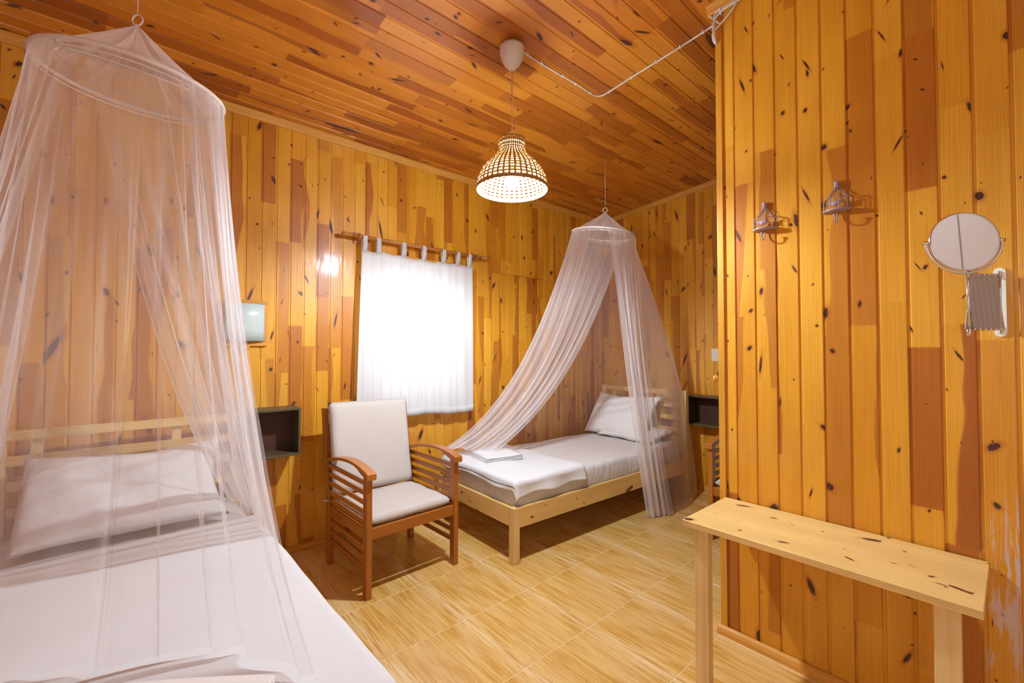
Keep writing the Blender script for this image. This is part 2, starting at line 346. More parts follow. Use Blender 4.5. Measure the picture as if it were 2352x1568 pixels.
def thing(name, label, cat, loc=(0,0,0), rotz=0.0, group=None):
    o = bpy.data.objects.new(name, None); COL.objects.link(o); o.location = loc; o.rotation_euler = (0, 0, rotz)
    o.empty_display_size = 0.1; tag(o, label, cat, group); return o
def tag(o, label, cat, group=None):
    o['label'] = label; o['category'] = cat
    if group: o['group'] = group
    return o
def sub(o, p):
    o.parent = p; o.matrix_parent_inverse = p.matrix_basis.inverted(); return o
def struct(o): o['kind'] = 'structure'; return o
def copy_tree(o, parent=None):
    c = o.copy(); COL.objects.link(c)
    if parent is not None: c.parent = parent
    for ch in list(o.children): copy_tree(ch, c)
    return c

# ================================================================== ROOM
YW = 3.44          # window wall face
XF = 4.53          # far wall face
XP = 2.317         # partition face
YE = 1.017         # partition's free end
YB = -1.6; XL = -1.5
SLOPE = 0.075
def zc(y): return 3.115 + SLOPE * (YW - y)
PW = 0.0935

floor = struct(MB().box(XL-.1, YB-.1, -0.12, XF+.1, YW+.1, -0.0012).build('floor', M['grout']))
TX, TY = 0.457, 0.478
me_cache = {}
def tile_mesh(wx, wy):
    k = (round(wx, 3), round(wy, 3))
    if k not in me_cache:
        b = MB(); g_ = 0.0018; c = 0.0012; t = 0.006
        b.add([(g_,g_,-t),(wx-g_,g_,-t),(wx-g_,wy-g_,-t),(g_,wy-g_,-t),(g_,g_,-c),(wx-g_,g_,-c),(wx-g_,wy-g_,-c),(g_,wy-g_,-c),
               (g_+c,g_+c,0),(wx-g_-c,g_+c,0),(wx-g_-c,wy-g_-c,0),(g_+c,wy-g_-c,0)],
              [(8,9,10,11)] + [(a, (a+1)%4, 4+(a+1)%4, 4+a) for a in range(4)] + [(4+a, 4+(a+1)%4, 8+(a+1)%4, 8+a) for a in range(4)])
        me_cache[k] = b
    return me_cache[k]
xs = [0.912 + TX*k for k in range(-6, 9)]; ys = [2.446 + TY*k for k in range(-9, 4)]
tcache = {}
for x0 in xs:
    for y0 in ys:
        a0, a1 = max(x0, XL), min(x0+TX, XF); b0, b1 = max(y0, YB), min(y0+TY, YW)
        if a1-a0 < .03 or b1-b0 < .03: continue
        k = (round(a1-a0, 3), round(b1-b0, 3))
        if k in tcache:
            o = tcache[k].copy(); COL.objects.link(o)
        else:
            o = tile_mesh(*k).build('tile', M['tile'], floor); tcache[k] = o
        o.location = (a0, b0, 0); o.parent = floor

def plank_profile(w_, t=0.014):
    return [(0.0005, 0), (0.0005, t-.004), (.0035, t), (w_-.0125, t), (w_-.0100, t-.0050), (w_, t-.0050), (w_, 0)]
def plank(parent, mat, w_, length, M4, t=0.014, top_slope=0.0, name='plank'):
    """local x across, y out of the wall, z along; top_slope: extra length per unit of local x"""
    pr = plank_profile(w_, t); n = len(pr)
    vs = [(p[0], p[1], 0) for p in pr] + [(p[0], p[1], length + top_slope*p[0]) for p in pr]
    fs = [(i, (i+1) % n, n+(i+1) % n, n+i) for i in range(n)] + [tuple(range(n-1,-1,-1)), tuple(range(n, 2*n))]
    o = MB().add(vs, fs).build(name, mat, parent); o.matrix_local = M4; return o
def frame(origin, ax, ay, az):
    m = Matrix.Identity(4)
    for i, a in enumerate((ax, ay, az)):
        for r in range(3): m[r][i] = a[r]
    for r in range(3): m[r][3] = origin[r]
    return m
T_ = 0.014
# --- window wall (wall_left): backing with a hole
WX0, WX1, WZ0, WZ1 = 1.47, 2.30, 1.03, 2.20
b = MB(); yb0, yb1 = YW+T_-0.001, YW+0.14
b.box(XL-.1, yb0, -.1, WX0, yb1, 3.25); b.box(WX1, yb0, -.1, XF+.1, yb1, 3.25); b.box(WX0, yb0, -.1, WX1, yb1, WZ0); b.box(WX0, yb0, WZ1, WX1, yb1, 3.25)
wl = struct(b.build('wall_left', M['backing']))
x0 = 0.4673 - 21*PW
k = 0
HX0 = 2.714; HZ = 2.245
while x0 < XF - 0.01:
    x1 = min(x0+PW, XF+.02)
    def put(za, zb, xx0=x0, ww=None, t=0.014):
        ww = ww or (x1-x0)
        # local x -> world +x mirrored? profile lap on the right ; y out = -Y ; z up  (left handed fix: x -> -x)
        m = frame((xx0+ww, YW+T_, za), (-1,0,0), (0,-1,0), (0,0,1))
        plank(wl, M['wall'], ww, zb-za, m, t)
    ov0, ov1 = max(x0, WX0), min(x1, WX1)
    top = 3.10
    if ov1 - ov0 > 0.02:
        put(0.0, WZ0); put(WZ1, top)
    elif x0 >= HX0 - .02:
        put(HZ+0.002, top)
    else: put(0.0, top)
    x0 += PW; k += 1
# boarded-up hatch with narrower boards under the horizontal joint
hw = 0.0905; x0 = HX0 + 0.004
while x0 < XF - .02:
    ww = min(hw, XF - x0)
    m = frame((x0+ww, YW+T_, 0), (-1,0,0), (0,-1,0), (0,0,1))
    plank(wl, M['wall'], ww, HZ-0.002, m, 0.017)
    x0 += hw

# --- far wall (wall_back)
wb = struct(MB().box(XF+T_-.001, YB-.1, -.1, XF+.14, YW+.1, 3.75).build('wall_back', M['backing']))
y0 = YW
while y0 > 0.9:
    m = frame((XF+T_, y0-PW, 0), (0,1,0), (-1,0,0), (0,0,1))
    plank(wb, M['wall'], PW, zc(y0-PW)-.004, m, top_slope=-SLOPE); y0 -= PW
# --- partition (wall_right)
wr = struct(MB().box(XP+T_-.001, YB, 0, XP+.10, YE-.004, 3.20).add(*(lambda: ([(XP+T_-.001,YB,3.2),(XP+.10,YB,3.2),(XP+.10,YE-.004,3.2),(XP+T_-.001,YE-.004,3.2),
      (XP+T_-.001,YB,zc(YB)),(XP+.10,YB,zc(YB)),(XP+.10,YE-.004,zc(YE)),(XP+T_-.001,YE-.004,zc(YE))], [(0,3,2,1),(4,5,6,7),(0,1,5,4),(1,2,6,5),(2,3,7,6),(3,0,4,7)]))()).build('wall_right', M['backing']))
def pplank(ya, yb, mat=None, t=0.014):
    m = frame((XP+T_, ya, 0), (0,1,0), (-1,0,0), (0,0,1))
    plank(wr, mat or M['wall'], yb-ya, zc(ya)-.004, m, t, top_slope=-SLOPE)
pplank(0.9285, 0.9830)
y1 = 0.9285; i = 0
while y1 > YB + .02:
    pplank(max(y1-0.0932, YB), y1, M['painted_reflection'] if i == 9 else None); y1 -= 0.0932; i += 1
# end face boards and corner strip of the partition
o = MB().box(XP-.006, 0.984, 0, XP+T_, YE, zc(YE)-.002).build('corner_strip', M['trim'], wr, bevel=.003)
o = MB().box(XP+T_, YE-.004, 0, XP+.10, YE+.006, zc(YE)-.002).build('end_board', M['wall'], wr, bevel=.002)
# peg on the partition's free end
pg = MB().lathe([(.0,-.001),(.011,0),(.010,.012),(.016,.022),(.019,.032),(.014,.042),(.0,.046)], 16, axis='y').build('wall_peg', M['trim'], smooth=True, loc=(XP+.012, YE+.004, 1.305))
pg.scale = (1, .6, 1.1)
tag(pg, 'small rounded wooden peg on the free edge of the panelled partition', 'peg')

# --- other walls
struct(MB().box(XL-.14, YB-.1, -.1, XL, YW+.1, 3.75).build('wall_side', M['wall']))
wf = struct(MB().box(XL-.1, YB-.14, -.1, XF+.1, YB, 3.75).build('wall_front', M['plaster']))
struct(MB().box(1.564, YB-.001, 0, 1.570, YB+.002, 3.5).build('trim_1', simple('grey_joint_strip', (.25,.24,.23,1), .6)))

# --- ceiling
cl = struct(MB().add([(XL-.1,YB-.1,zc(YB-.1)+.015),(XF+.1,YB-.1,zc(YB-.1)+.015),(XF+.1,YW+.1,zc(YW+.1)+.015),(XL-.1,YW+.1,zc(YW+.1)+.015),
   (XL-.1,YB-.1,zc(YB-.1)+.1),(XF+.1,YB-.1,zc(YB-.1)+.1),(XF+.1,YW+.1,zc(YW+.1)+.1),(XL-.1,YW+.1,zc(YW+.1)+.1)],
   [(0,3,2,1),(4,5,6,7),(0,1,5,4),(1,2,6,5),(2,3,7,6),(3,0,4,7)]).build('ceiling', M['backing']))
sl = math.sqrt(1+SLOPE*SLOPE); ay = Vector((0, -1/sl, SLOPE/sl)); nz_ = Vector((0, -SLOPE/sl, -1/sl))
d = 0.0; Ltot = (YW - YB) * sl
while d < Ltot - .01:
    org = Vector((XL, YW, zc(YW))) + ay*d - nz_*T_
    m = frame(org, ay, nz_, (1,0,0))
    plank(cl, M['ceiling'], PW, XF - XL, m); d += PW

# --- mouldings and baseboards
def cornice(name, p0, p1, out, h=.052, dep=.028):
    p0, p1, out = Vector(p0), Vector(p1), Vector(out)
    prof = [(0,0),(dep*.45,0),(dep*.6,.006),(dep*.75,.022),(dep,.034),(dep*1.25,.042),(dep*1.25,h),(0,h)]
    vs = [p + out*a + Vector((0,0,-h+c)) for p in (p0, p1) for (a, c) in prof]; n = len(prof)
    fs = [(i,(i+1)%n,n+(i+1)%n,n+i) for i in range(n)] + [tuple(range(n)), tuple(range(n,2*n))]
    return struct(MB().add(vs, fs).build(name, M['trimx'] if abs((p1-p0).x) > abs((p1-p0).y) else M['trimy']))
M['trimx'] = plank_material('pine_moulding_x', across=1, along=0, light=((0.62,0.27,0.025,1),(0.66,0.31,0.04,1)), heart=0, joints=0, knots=0, width=0.05, wave=.03, coat=.08, rough=.6)
M['trimy'] = plank_material('pine_moulding_y', across=0, along=1, light=((0.62,0.27,0.025,1),(0.66,0.31,0.04,1)), heart=0, joints=0, knots=0, width=0.05, wave=.03, coat=.08, rough=.6)
cornice('trim_2', (XL, YW, zc(YW)-.001), (XF, YW, zc(YW)-.001), (0,-1,0))
cornice('trim_3', (XF, YW, zc(YW)-.001), (XF, .9, zc(.9)-.001), (-1,0,0))
cornice('trim_4', (XP, YE+.035, zc(YE+.035)-.001), (XP, YB, zc(YB)-.001), (-1,0,0), h=.05, dep=.030)
def base(name, p0, p1, out, h=.042, dep=.026):
    p0, p1, out = Vector(p0), Vector(p1), Vector(out)
    prof = [(0,0),(dep,0),(dep,h*.45),(dep*.7,h*.8),(dep*.3,h),(0,h)]
    vs = [p + out*a + Vector((0,0,c)) for p in (p0, p1) for (a, c) in prof]; n = len(prof)
    fs = [(i,(i+1)%n,n+(i+1)%n,n+i) for i in range(n)] + [tuple(range(n)), tuple(range(n,2*n))]
    return struct(MB().add(vs, fs).build(name, M['trimx'] if abs((p1-p0).x) > abs((p1-p0).y) else M['trimy']))
base('baseboard_left', (XL, YW, 0), (XF, YW, 0), (0,-1,0))
base('baseboard_back', (XF, YW, 0), (XF, YB, 0), (-1,0,0))
base('baseboard_right', (XP-.004, YE+.01, 0), (XP-.004, YB, 0), (-1,0,0))

# --- window
wn = struct(MB().box(WX0-.06, YW-.016, WZ0-.06, WX0, YW+.005, WZ1+.07).box(WX1, YW-.016, WZ0-.06, WX1+.06, YW+.005, WZ1+.07)
     .box(WX0, YW-.016, WZ1, WX1, YW+.005, WZ1+.07).box(WX0, YW-.03, WZ0-.05, WX1, YW+.01, WZ0)
     .box(WX0, YW+.005, WZ0, WX0+.012, YW+.14, WZ1).box(WX1-.012, YW+.005, WZ0, WX1, YW+.14, WZ1)
     .box(WX0, YW+.005, WZ1-.012, WX1, YW+.14, WZ1).box(WX0, YW+.01, WZ0, WX1, YW+.14, WZ0+.012).build('window_1', M['trimx'], bevel=.002))
f = MB(); a0, a1, c0, c1 = WX0+.012, WX1-.012, WZ0+.012, WZ1-.012; mid = (a0+a1)/2
for (p0, p1) in ((a0, mid), (mid, a1)):
    f.box(p0, YW+.085, c0, p0+.045, YW+.12, c1); f.box(p1-.045, YW+.085, c0, p1, YW+.12, c1)
    f.box(p0+.045, YW+.085, c0, p1-.045, YW+.12, c0+.05); f.box(p0+.045, YW+.085, c1-.05, p1-.045, YW+.12, c1)
wfr = f.build('window_frame', M['wframe'], wn)
for (p0, p1) in ((a0, mid), (mid, a1)):
    MB().box(p0+.046, YW+.10, c0+.051, p1-.046, YW+.104, c1-.051).build('pane', M['glass'], wfr)

# ================================================================== CURTAIN + ROD
YR = 3.355; ZR = 2.352
rod = thing('curtain_rod', 'turned wooden curtain rod with finials above the window', 'curtain rod', (1.87, YR, ZR))
rpole = MB().tube([(-.60,0,0),(.64,0,0)], .0145, 12).build('pole', M['rodwood'], rod, smooth=True)
fin = [(.0,-.085),(.010,-.083),(.017,-.070),(.018,-.055),(.012,-.043),(.010,-.036),(.017,-.033),(.017,-.026),(.0125,-.022),(.0125,0)]
MB().lathe(fin, 16, (-.60,0,0), 'x').build('finial', M['rodwood'], rpole, smooth=True)
MB().lathe([(r, -h) for r, h in fin], 16, (.64,0,0), 'x').build('finial', M['rodwood'], rpole, smooth=True)
for xx in (-.545, .60):
    bk = MB(); bk.lathe([(.020,0),(.022,.004),(.022,.014),(.012,.018),(.011,.06),(.0,.06)][::-1], 14, (xx, YW-YR-.061, 0), 'y')
    bk.lathe([(.021,-.008),(.024,-.004),(.024,.004),(.021,.008)], 16, (xx,0,0), 'x')
    bk.box(xx-.02, YW-YR-.018, -.045, xx+.02, YW-YR, .045)
    bk.build('bracket', M['rodwood'], rod)
cur = thing('curtain', 'white tab-top cotton curtain with pin stripes hanging before the bright window', 'curtain', (1.87, YR, .88))
CX0, CX1 = 1.345, 2.415
def cfold(u, v):   # v 0 bottom .. 1 top
    amp = .0065*(1.15-.35*v)
    y = amp*(math.sin(u*2*PI*6.3+.6*math.sin(v*3)) + .5*math.sin(u*2*PI*11.7+1.3)) - .02*(1-v)
    edge = min(u, 1-u)
    return y
def cf(u, v):
    x = CX0 + (CX1-CX0)*u; 
    x += (-.045*(1-u)**3 + .0*u) * (1-v)            # flares to the left at the bottom
    zt = 2.255 - .018*abs(math.sin(u*PI*6)) + .006*math.sin(u*9)
    zb = .885 + .035*(1-u) + .006*math.sin(u*14)
    z = zb + (zt-zb)*v
    return (x-1.87, cfold(u, v), z-.88)
cpanel = MB().grid(cf, 160, 36).build('panel', M['curtain'], cur, smooth=True, solid=.0012)
def hemf(u, v):
    x, y, z = cf(u, 0); return (x, y-.0022, z+.002+v*.062)
MB().grid(hemf, 160, 3).build('hem', M['curtain'], cpanel, smooth=True, solid=.0012)
tabs = [0.018, .125, .335, .515, .70, .845, .965]
for u in tabs:
    x = CX0 + (CX1-CX0)*u - 1.87; yb_ = cfold(u, 1); b = MB(); wdt = .019
    path = []
    for s_ in range(15):
        a = -PI/2 + PI*2*s_/14*0.5 if False else None
    zr = ZR-.88
    pts = [(yb_-.002, 2.235-.88), (yb_*.5-.016, 2.29-.88), (-.0150, zr-.01)]
    for q in range(9):
        a = PI + q*(-PI)/8
        pts.append((.0148*math.cos(a), zr+.0148*math.sin(a)))
    pts += [(.0150, zr-.01), (yb_*.5+.012, 2.29-.88), (yb_+.003, 2.235-.88)]
    vs = [(x-wdt, p[0], p[1]) for p in pts] + [(x+wdt, p[0], p[1]) for p in pts]; n = len(pts)
    b.add(vs, [(i, i+1, n+i+1, n+i) for i in range(n-1)]).build('tab', M['curtain'], cur, smooth=True, solid=.0012)

# ================================================================== BEDS
BL, BW = 2.27, 1.06
def make_bed(label, grp):
    r = thing('single_bed', label, 'bed', group=grp)
    P = .055
    for x in (0, BL-P):
        for y in (0, BW-P):
            top = .380 if x == 0 else 1.052
            MB().box(x, y, 0.0, x+P, y+P, top).build('leg' if x == 0 else 'headboard_post', M['pine_z'], r, bevel=.004)
    for y in (.008, BW-.008-.028):
        MB().box(P, y, .238, BL-P, y+.028, .374).build('side_rail', M['pine_xz'], r, bevel=.003)
    MB().box(.010, P, .245, .038, BW-P, .374).build('foot_rail', M['pine_yz'], r, bevel=.003)
    MB().box(BL-.045, P, .238, BL-.017, BW-P, .374).build('head_rail', M['pine_y'], r, bevel=.003)
    for z in (1.050, .922, .795, .668):
        MB().box(BL-P-.0+.012, P-.001 if z<1.05 else .0, z-.050, BL-P+.036, BW-P+.001 if z<1.05 else BW, z).build('headboard_slat', M['pine_y'], r, bevel=.003)
    for y in (BW*.32-.03, BW*.86-.03):
        MB().box(BL-P+.036, y, .39, BL-.004, y+.045, 1.045).build('headboard_upright', M['pine_z'], r, bevel=.003)
    for k in range(12):
        x = .12 + k*.172
        MB().box(x, .037, .300, x+.07, BW-.037, .318).build('bed_slat', M['pine_y'], r, bevel=.002)
    for y in (.037, BW-.037-.02):
        MB().box(.06, y, .27, BL-.06, y+.02, .299).build('slat_support', M['pine_x'], r)
    return r
bed2 = make_bed('pale pine single bed frame beside the far wall, under the smaller net', 'pine single beds')
bed1 = copy_tree(bed2)
bed2.location = (1.953, 2.235, 0); bed2.rotation_euler = (0, 0, math.radians(-2.0))
bed1.location = (.578, 1.075, 0); bed1.rotation_euler = (0, 0, math.radians(91.2))
bed1['label'] = 'pale pine single bed frame in the left foreground under the large net'
def bedmat(bed): return Matrix.Translation(bed.location) @ Matrix.Rotation(bed.rotation_euler.z, 4, 'Z')

def mattress(label, mat, grp, bed):
    b = MB(); x0, x1, y0, y1, z0, z1 = .045, BL-.062, .040, BW-.040, .3185, .535
    R = .045
    # rounded box as a lofted superellipse
    def ring(zf):
        pts = []; 
        return pts
    nx, ny, nz = 44, 22, 7
    o = thing('mattress', label, 'mattress', group=grp)
    prof = [(0, z0+.03), (0.0, z0), ]
    rings = []
    hs = [(R*.55, z0), (R*.12, z0+.02), (0, z0+.06), (-.004, (z0+z1)/2), (0, z1-R), (R*.13, z1-R*.5), (R*.4, z1-R*.16), (R, z1-.003), (R*2.5, z1)]
    n = 160
    for ins, z in hs:
        pts = []
        cr = .055
        hx, hy = (x1-x0)/2-ins, (y1-y0)/2-ins; per = []
        for k in range(n):
            t = k/n*4; 
            # rounded rectangle param by side
            side = int(t); q = t-side
            cx, cy = hx-cr, hy-cr
            if side == 0: p = (hx, -hy + 2*hy*q)
            elif side == 1: p = (hx-2*hx*q, hy)
            elif side == 2: p = (-hx, hy-2*hy*q)
            else: p = (-hx+2*hx*q, -hy)
            px, py = p
            qx, qy = max(-cx, min(cx, px)), max(-cy, min(cy, py))
            dx, dy = px-qx, py-qy
            if abs(px) > cx and abs(py) > cy:
                L_ = math.hypot(dx, dy); px, py = qx+dx/L_*cr, qy+dy/L_*cr
            wob = .0025*math.sin(k*.9+z*60)+.002*math.sin(k*2.3)
            pts.append(((x0+x1)/2+px*(1+wob*.4), (y0+y1)/2+py*(1+wob*.6), z+.003*math.sin(k*.5)*(1 if z > z0+.02 else 0)))
        rings.append(pts)
    vs = [p for r_ in rings for p in r_]
    fs = []
    for i in range(len(rings)-1):
        for k in range(n): fs.append((i*n+k, i*n+(k+1)%n, (i+1)*n+(k+1)%n, (i+1)*n+k))
    fs.append(tuple(range(n-1,-1,-1))); fs.append(tuple((len(rings)-1)*n+k for k in range(n)))
    MB().add(vs, fs).build('fitted_sheet', mat, o, smooth=True)
    o.matrix_basis = bedmat(bed); return o
mattress('mattress in a crumpled off-white fitted sheet on the far bed', M['sheet_crumple'], None, bed2)
mattress('mattress in an off-white fitted sheet on the left foreground bed', M['sheet'], None, bed1)

def cover_fn(x0, x1, y0, y1, ztop, R=.03, seed=0, wob=.004):
    ex0, ex1, ey0, ey1 = .045+.012, BL-.062-.012, .04+.010, BW-.04-.010
    rn = random.Random(seed); ph = [rn.uniform(0, 6) for _ in range(6)]
    def f(u, v, off=0.0):
        x = x0 + (x1-x0)*u; y = y0 + (y1-y0)*v
        x += .010*math.sin(v*11+ph[0])*(abs(u-.5)*2)**4; y += .012*math.sin(u*13+ph[1])*(abs(v-.5)*2)**4
        dx = (x-ex1) if x > ex1 else (x-ex0 if x < ex0 else 0); dy = (y-ey1) if y > ey1 else (y-ey0 if y < ey0 else 0)
        d = math.hypot(dx, dy)
        cx, cy = max(ex0, min(ex1, x)), max(ey0, min(ey1, y))
        if d > 0:
            ux, uy = dx/d, dy/d
            if d < R*PI/2: a = d/R; out = R*math.sin(a); dr = R*(1-math.cos(a)); nn = (ux*math.sin(a), uy*math.sin(a), math.cos(a))
            else:
                e = d-R*PI/2; out = R + .010*math.sin(x*17+ph[2])*min(1, e*14) + .008*math.sin(y*19+ph[3])*min(1, e*14) + .03*e; dr = R+e; nn = (ux, uy, 0)
            px, py, pz = cx+ux*out, cy+uy*out, ztop-dr
        else:
            px, py, pz = x, y, ztop; nn = (0, 0, 1)
        pz += wob*(math.sin(x*7+ph[4])*math.sin(y*9+ph[5]) + .5*math.sin(x*19+y*5)+1.5)
        return (px+nn[0]*off, py+nn[1]*off, pz+nn[2]*off)
    return f
# far bed: folded white cover over the foot half
cv2 = thing('bed_cover', 'white cover with a dark hem line over the foot of the far bed', 'blanket')
fn = cover_fn(-.03, .73, -.075, 1.08, .548, seed=3)
ccl = MB().grid(lambda u, v: fn(u, v), 90, 110).build('cloth', M['blanket'], cv2, smooth=True, solid=.006)
MB().grid(lambda u, v: fn(.035+u*.007, v, .0042), 2, 140).build('hem_line', M['stripe'], ccl, solid=.001)
cv2.matrix_basis = bedmat(bed2)
cv1 = thing('bed_cover', 'large plain white cover spread over the left foreground bed', 'blanket')
fn1 = cover_fn(.0, 1.66, -.055, 1.12, .548, seed=8, wob=.003)
MB().grid(lambda u, v: fn1(u, v), 130, 100).build('cloth', M['blanket'], cv1, smooth=True, solid=.008)
cv1.matrix_basis = bedmat(bed1)

def pillow_mb(w_, h_, t, seed):
    rn = random.Random(seed); ph = [rn.uniform(0, 6) for _ in range(8)]
    def side(sgn):
        def f(u, v):
            a, b_ = 2*u-1, 2*v-1
            px = a*w_/2*(1-.07*(1-b_*b_)*abs(a)**2); py = b_*h_/2*(1-.10*(1-a*a)*abs(b_)**2)
            th = (max(0, 1-abs(a)**2.6)*max(0, 1-abs(b_)**2.6))**.55
            wr = .006*math.sin(a*9+b_*4+ph[0])+.005*math.sin(b_*13-a*6+ph[1])+.007*math.sin(a*3+ph[2])*math.sin(b_*5+ph[3])
            return (px + .012*math.sin(b_*2.5+ph[4]), py + .010*math.sin(a*3+ph[5]), sgn*(t/2*th + wr*th) + .02*a*a*b_)
        return f
    m = MB(); m.grid(side(1), 40, 30); m.grid(side(-1), 40, 30)
    return m
def pillow(label, mtx, w_, h_, t, seed, mat=None, grp=None):
    o = pillow_mb(w_, h_, t, seed).build('pillow', mat or M['pillow'], smooth=True)
    bm = bmesh.new(); bm.from_mesh(o.data); bmesh.ops.remove_doubles(bm, verts=bm.verts[:], dist=.0008); bmesh.ops.recalc_face_normals(bm, faces=bm.faces[:]); bm.to_mesh(o.data); bm.free()
    o.data.shade_smooth(); o.matrix_basis = mtx; tag(o, label, 'pillow', grp); return o
def mt(loc, rx=0, ry=0, rz=0):
    return Matrix.Translation(loc) @ Matrix.Rotation(rz, 4, 'Z') @ Matrix.Rotation(ry, 4, 'Y') @ Matrix.Rotation(rx, 4, 'X')
pillow('plump white pillow leaning on the headboard of the left foreground bed', mt((-.01, 2.985, .742), rx=math.radians(36), rz=math.radians(1)), .80, .54, .15, 2)
pillow('plump white pillow propped up against the far bed headboard', mt((3.965, 2.79, .765), rx=math.radians(50), rz=math.radians(-92)), .80, .52, .17, 5)
pillow('flatter white pillow lying behind the propped pillow on the far bed', mt((3.97, 2.62, .60), rx=math.radians(4), rz=math.radians(-90)), .66, .42, .11, 9)

def towel(label, loc, rz, w_, d_, h_, mat, stripe=True, seed=1):
    r = thing('folded_towel', label, 'towel', loc, rz)
    rn = random.Random(seed)
    n = 4
    for k in range(n):
        t = h_/n; sx = 1-.02*rn.random(); 
        def f(u, v, k=k, t=t):
            # a flattened loop: superellipse in x-z, extruded along y
            a = 2*PI*u; c, s_ = math.cos(a), math.sin(a)
            px = w_/2*sx*math.copysign(abs(c)**.35, c); pz = t/2*math.copysign(abs(s_)**.7, s_)
            y = (v-.5)*d_*(1-.01*k); 
            return (px*(1+.01*math.sin(y*30+k)), y, t*k+t/2+pz*.98+.003*math.sin(px*11+y*9)*(k/n))
        b = MB(); b.grid(f, 48, 14, closeu=True)
        b.f.append(tuple(range(47,-1,-1))); b.f.append(tuple(48*13+i for i in range(48)))
        b.build('fold', mat, r, smooth=True)
    if stripe:
        def g_(u, v):
            return ((u-.5)*w_*.97, -d_/2*.985-.0015, h_*.52+v*.004)
        MB().grid(g_, 10, 2).build('dark_edge', M['stripe'], r, solid=.001)
    return r
towel('folded white towel with dark edge line on the foot of the far bed', (2.31, 2.86, .556), math.radians(78), .30, .34, .045, M['towel'])
towel('folded cream towel seen through the net at the foot of the left foreground bed', (.03, 1.26, .556), math.radians(-36), .40, .34, .055, M['towel2'], False, 4)

# ================================================================== CHAIRS
def make_chair(label):
    r = thing('armchair', label, 'chair')
    W, D = .655, .630           # x width, y depth, front at y=0 facing -y
    lw, ld = .036, .052
    for x in (0, W-lw):
        MB().box(x, 0, 0, x+lw, ld, .728).build('leg', M['teak_z'], r, bevel=.004)
        # rear leg kinks back above the seat
        poly = [(D-.045, 0), (D, 0), (D, .36), (D+.118, 1.045), (D+.086, 1.05), (D-.045, .38)]
        MB().prism(poly, 0, x, x+lw).build('rear_leg', M['teak_z'], r, bevel=.004)
        xm = x + lw/2
        for z in (.664, .606, .548, .490, .432):
            MB().box(xm-.008, ld-.002, z-.014, xm+.008, D-.03+max(0, (z-.38)*.17), z+.014).build('side_slat', M['teak_y'], r, bevel=.003)
        MB().box(xm-.011, ld-.002, .335, xm+.011, D-.043, .398).build('side_rail', M['teak_y'], r, bevel=.003)
        for z in (.288, .225, .162):
            MB().box(xm-.008, ld-.002, z-.014, xm+.008, D-.043, z+.014).build('side_slat', M['teak_y'], r, bevel=.003)
        # arm: arched board
        N_ = 16; topz = []; vs = []
        for i in range(N_+1):
            t = i/N_; y = -.030 + (D+.115)*t
            z = .735 + .055*math.sin(PI*min(1, t*1.0)**.85) - .045*t
            under = .040 if t < .12 else (.040-(t-.12)*.20 if t < .22 else (.020 if t < .75 else .024))
            vs.append((y, z, under))
        poly = [(a, b_) for a, b_, c in vs] + [(a, b_-c) for a, b_, c in reversed(vs)]
        MB().prism(poly, 0, x-.012, x+lw+.012).build('armrest', M['teak_y'], r, bevel=.006, seg=3)
    MB().box(lw, .006, .338, W-lw, .030, .404).build('front_rail', M['teak_x'], r, bevel=.003)
    MB().box(lw, D-.035, .338, W-lw, D-.012, .398).build('rear_rail', M['teak_x'], r, bevel=.003)
    for k in range(7):
        MB().box(lw+.002, .05+k*.075, .386, W-lw-.002, .09+k*.075, .400).build('seat_slat', M['teak_x'], r, bevel=.002)
    for k in range(6):   # back ladder
        z = .48 + k*.108; y = D-.016 + (z-.38)*.178
        MB().box(lw, y, z-.02, W-lw, y+.016, z+.02).build('back_slat', M['teak_x'], r, bevel=.003)
    # cushions
    def cushion(w_, h_, t, seed):
        rn = random.Random(seed); ph = [rn.uniform(0, 6) for _ in range(4)]; b = MB()
        nu, nv = 26, 26
        for sg in (1, -1):
            def f(u, v, sg=sg):
                a, c = 2*u-1, 2*v-1
                rr = .10
                ex = 1-.012*(1-c*c); 
                th = (max(0, 1-abs(a)**16)*max(0, 1-abs(c)**16))**.5
                return (a*w_/2*ex, c*h_/2, sg*(t/2*th + .003*th*math.sin(a*7+ph[0])*math.cos(c*8+ph[1])))
            b.grid(f, nu, nv)
        return b
    c = cushion(.585, .53, .068, 3).build('seat_cushion', M['cushion'], r, smooth=True); c.location = (W/2, .293, .4325)
    bm = bmesh.new(); bm.from_mesh(c.data); bmesh.ops.remove_doubles(bm, verts=bm.verts[:], dist=.0005); bm.to_mesh(c.data); bm.free(); c.data.shade_smooth()
    c = cushion(.605, .625, .066, 4).build('back_cushion', M['cushion'], r, smooth=True)
    c.rotation_euler = (math.radians(90-12.5), math.radians(1.2), 0); c.location = (W/2-.012, D-.026, .778)
    bm = bmesh.new(); bm.from_mesh(c.data); bmesh.ops.remove_doubles(bm, verts=bm.verts[:], dist=.0005); bm.to_mesh(c.data); bm.free(); c.data.shade_smooth()
    tie_ = MB().tube([(-.004, D-.05, .432), (-.016, D-.03, .436), (-.02, D-.005, .430), (-.008, D+.012, .434), (.012, D+.012, .436)], .006, 6).build('cushion_tie', M['cushion'], r, smooth=True); sub(tie_, c)
    return r
ch1 = make_chair('reddish wooden armchair with slatted sides and cream cushions before the window')
ch2 = copy_tree(ch1)
ch1.location = (1.034, 2.484, 0); ch1.rotation_euler = (0, 0, math.radians(2.0))
ch2.location = (3.38, 1.575, 0); ch2.rotation_euler = (0, 0, math.radians(-90))
ch2['label'] = 'reddish wooden armchair mostly hidden behind the panelled partition'

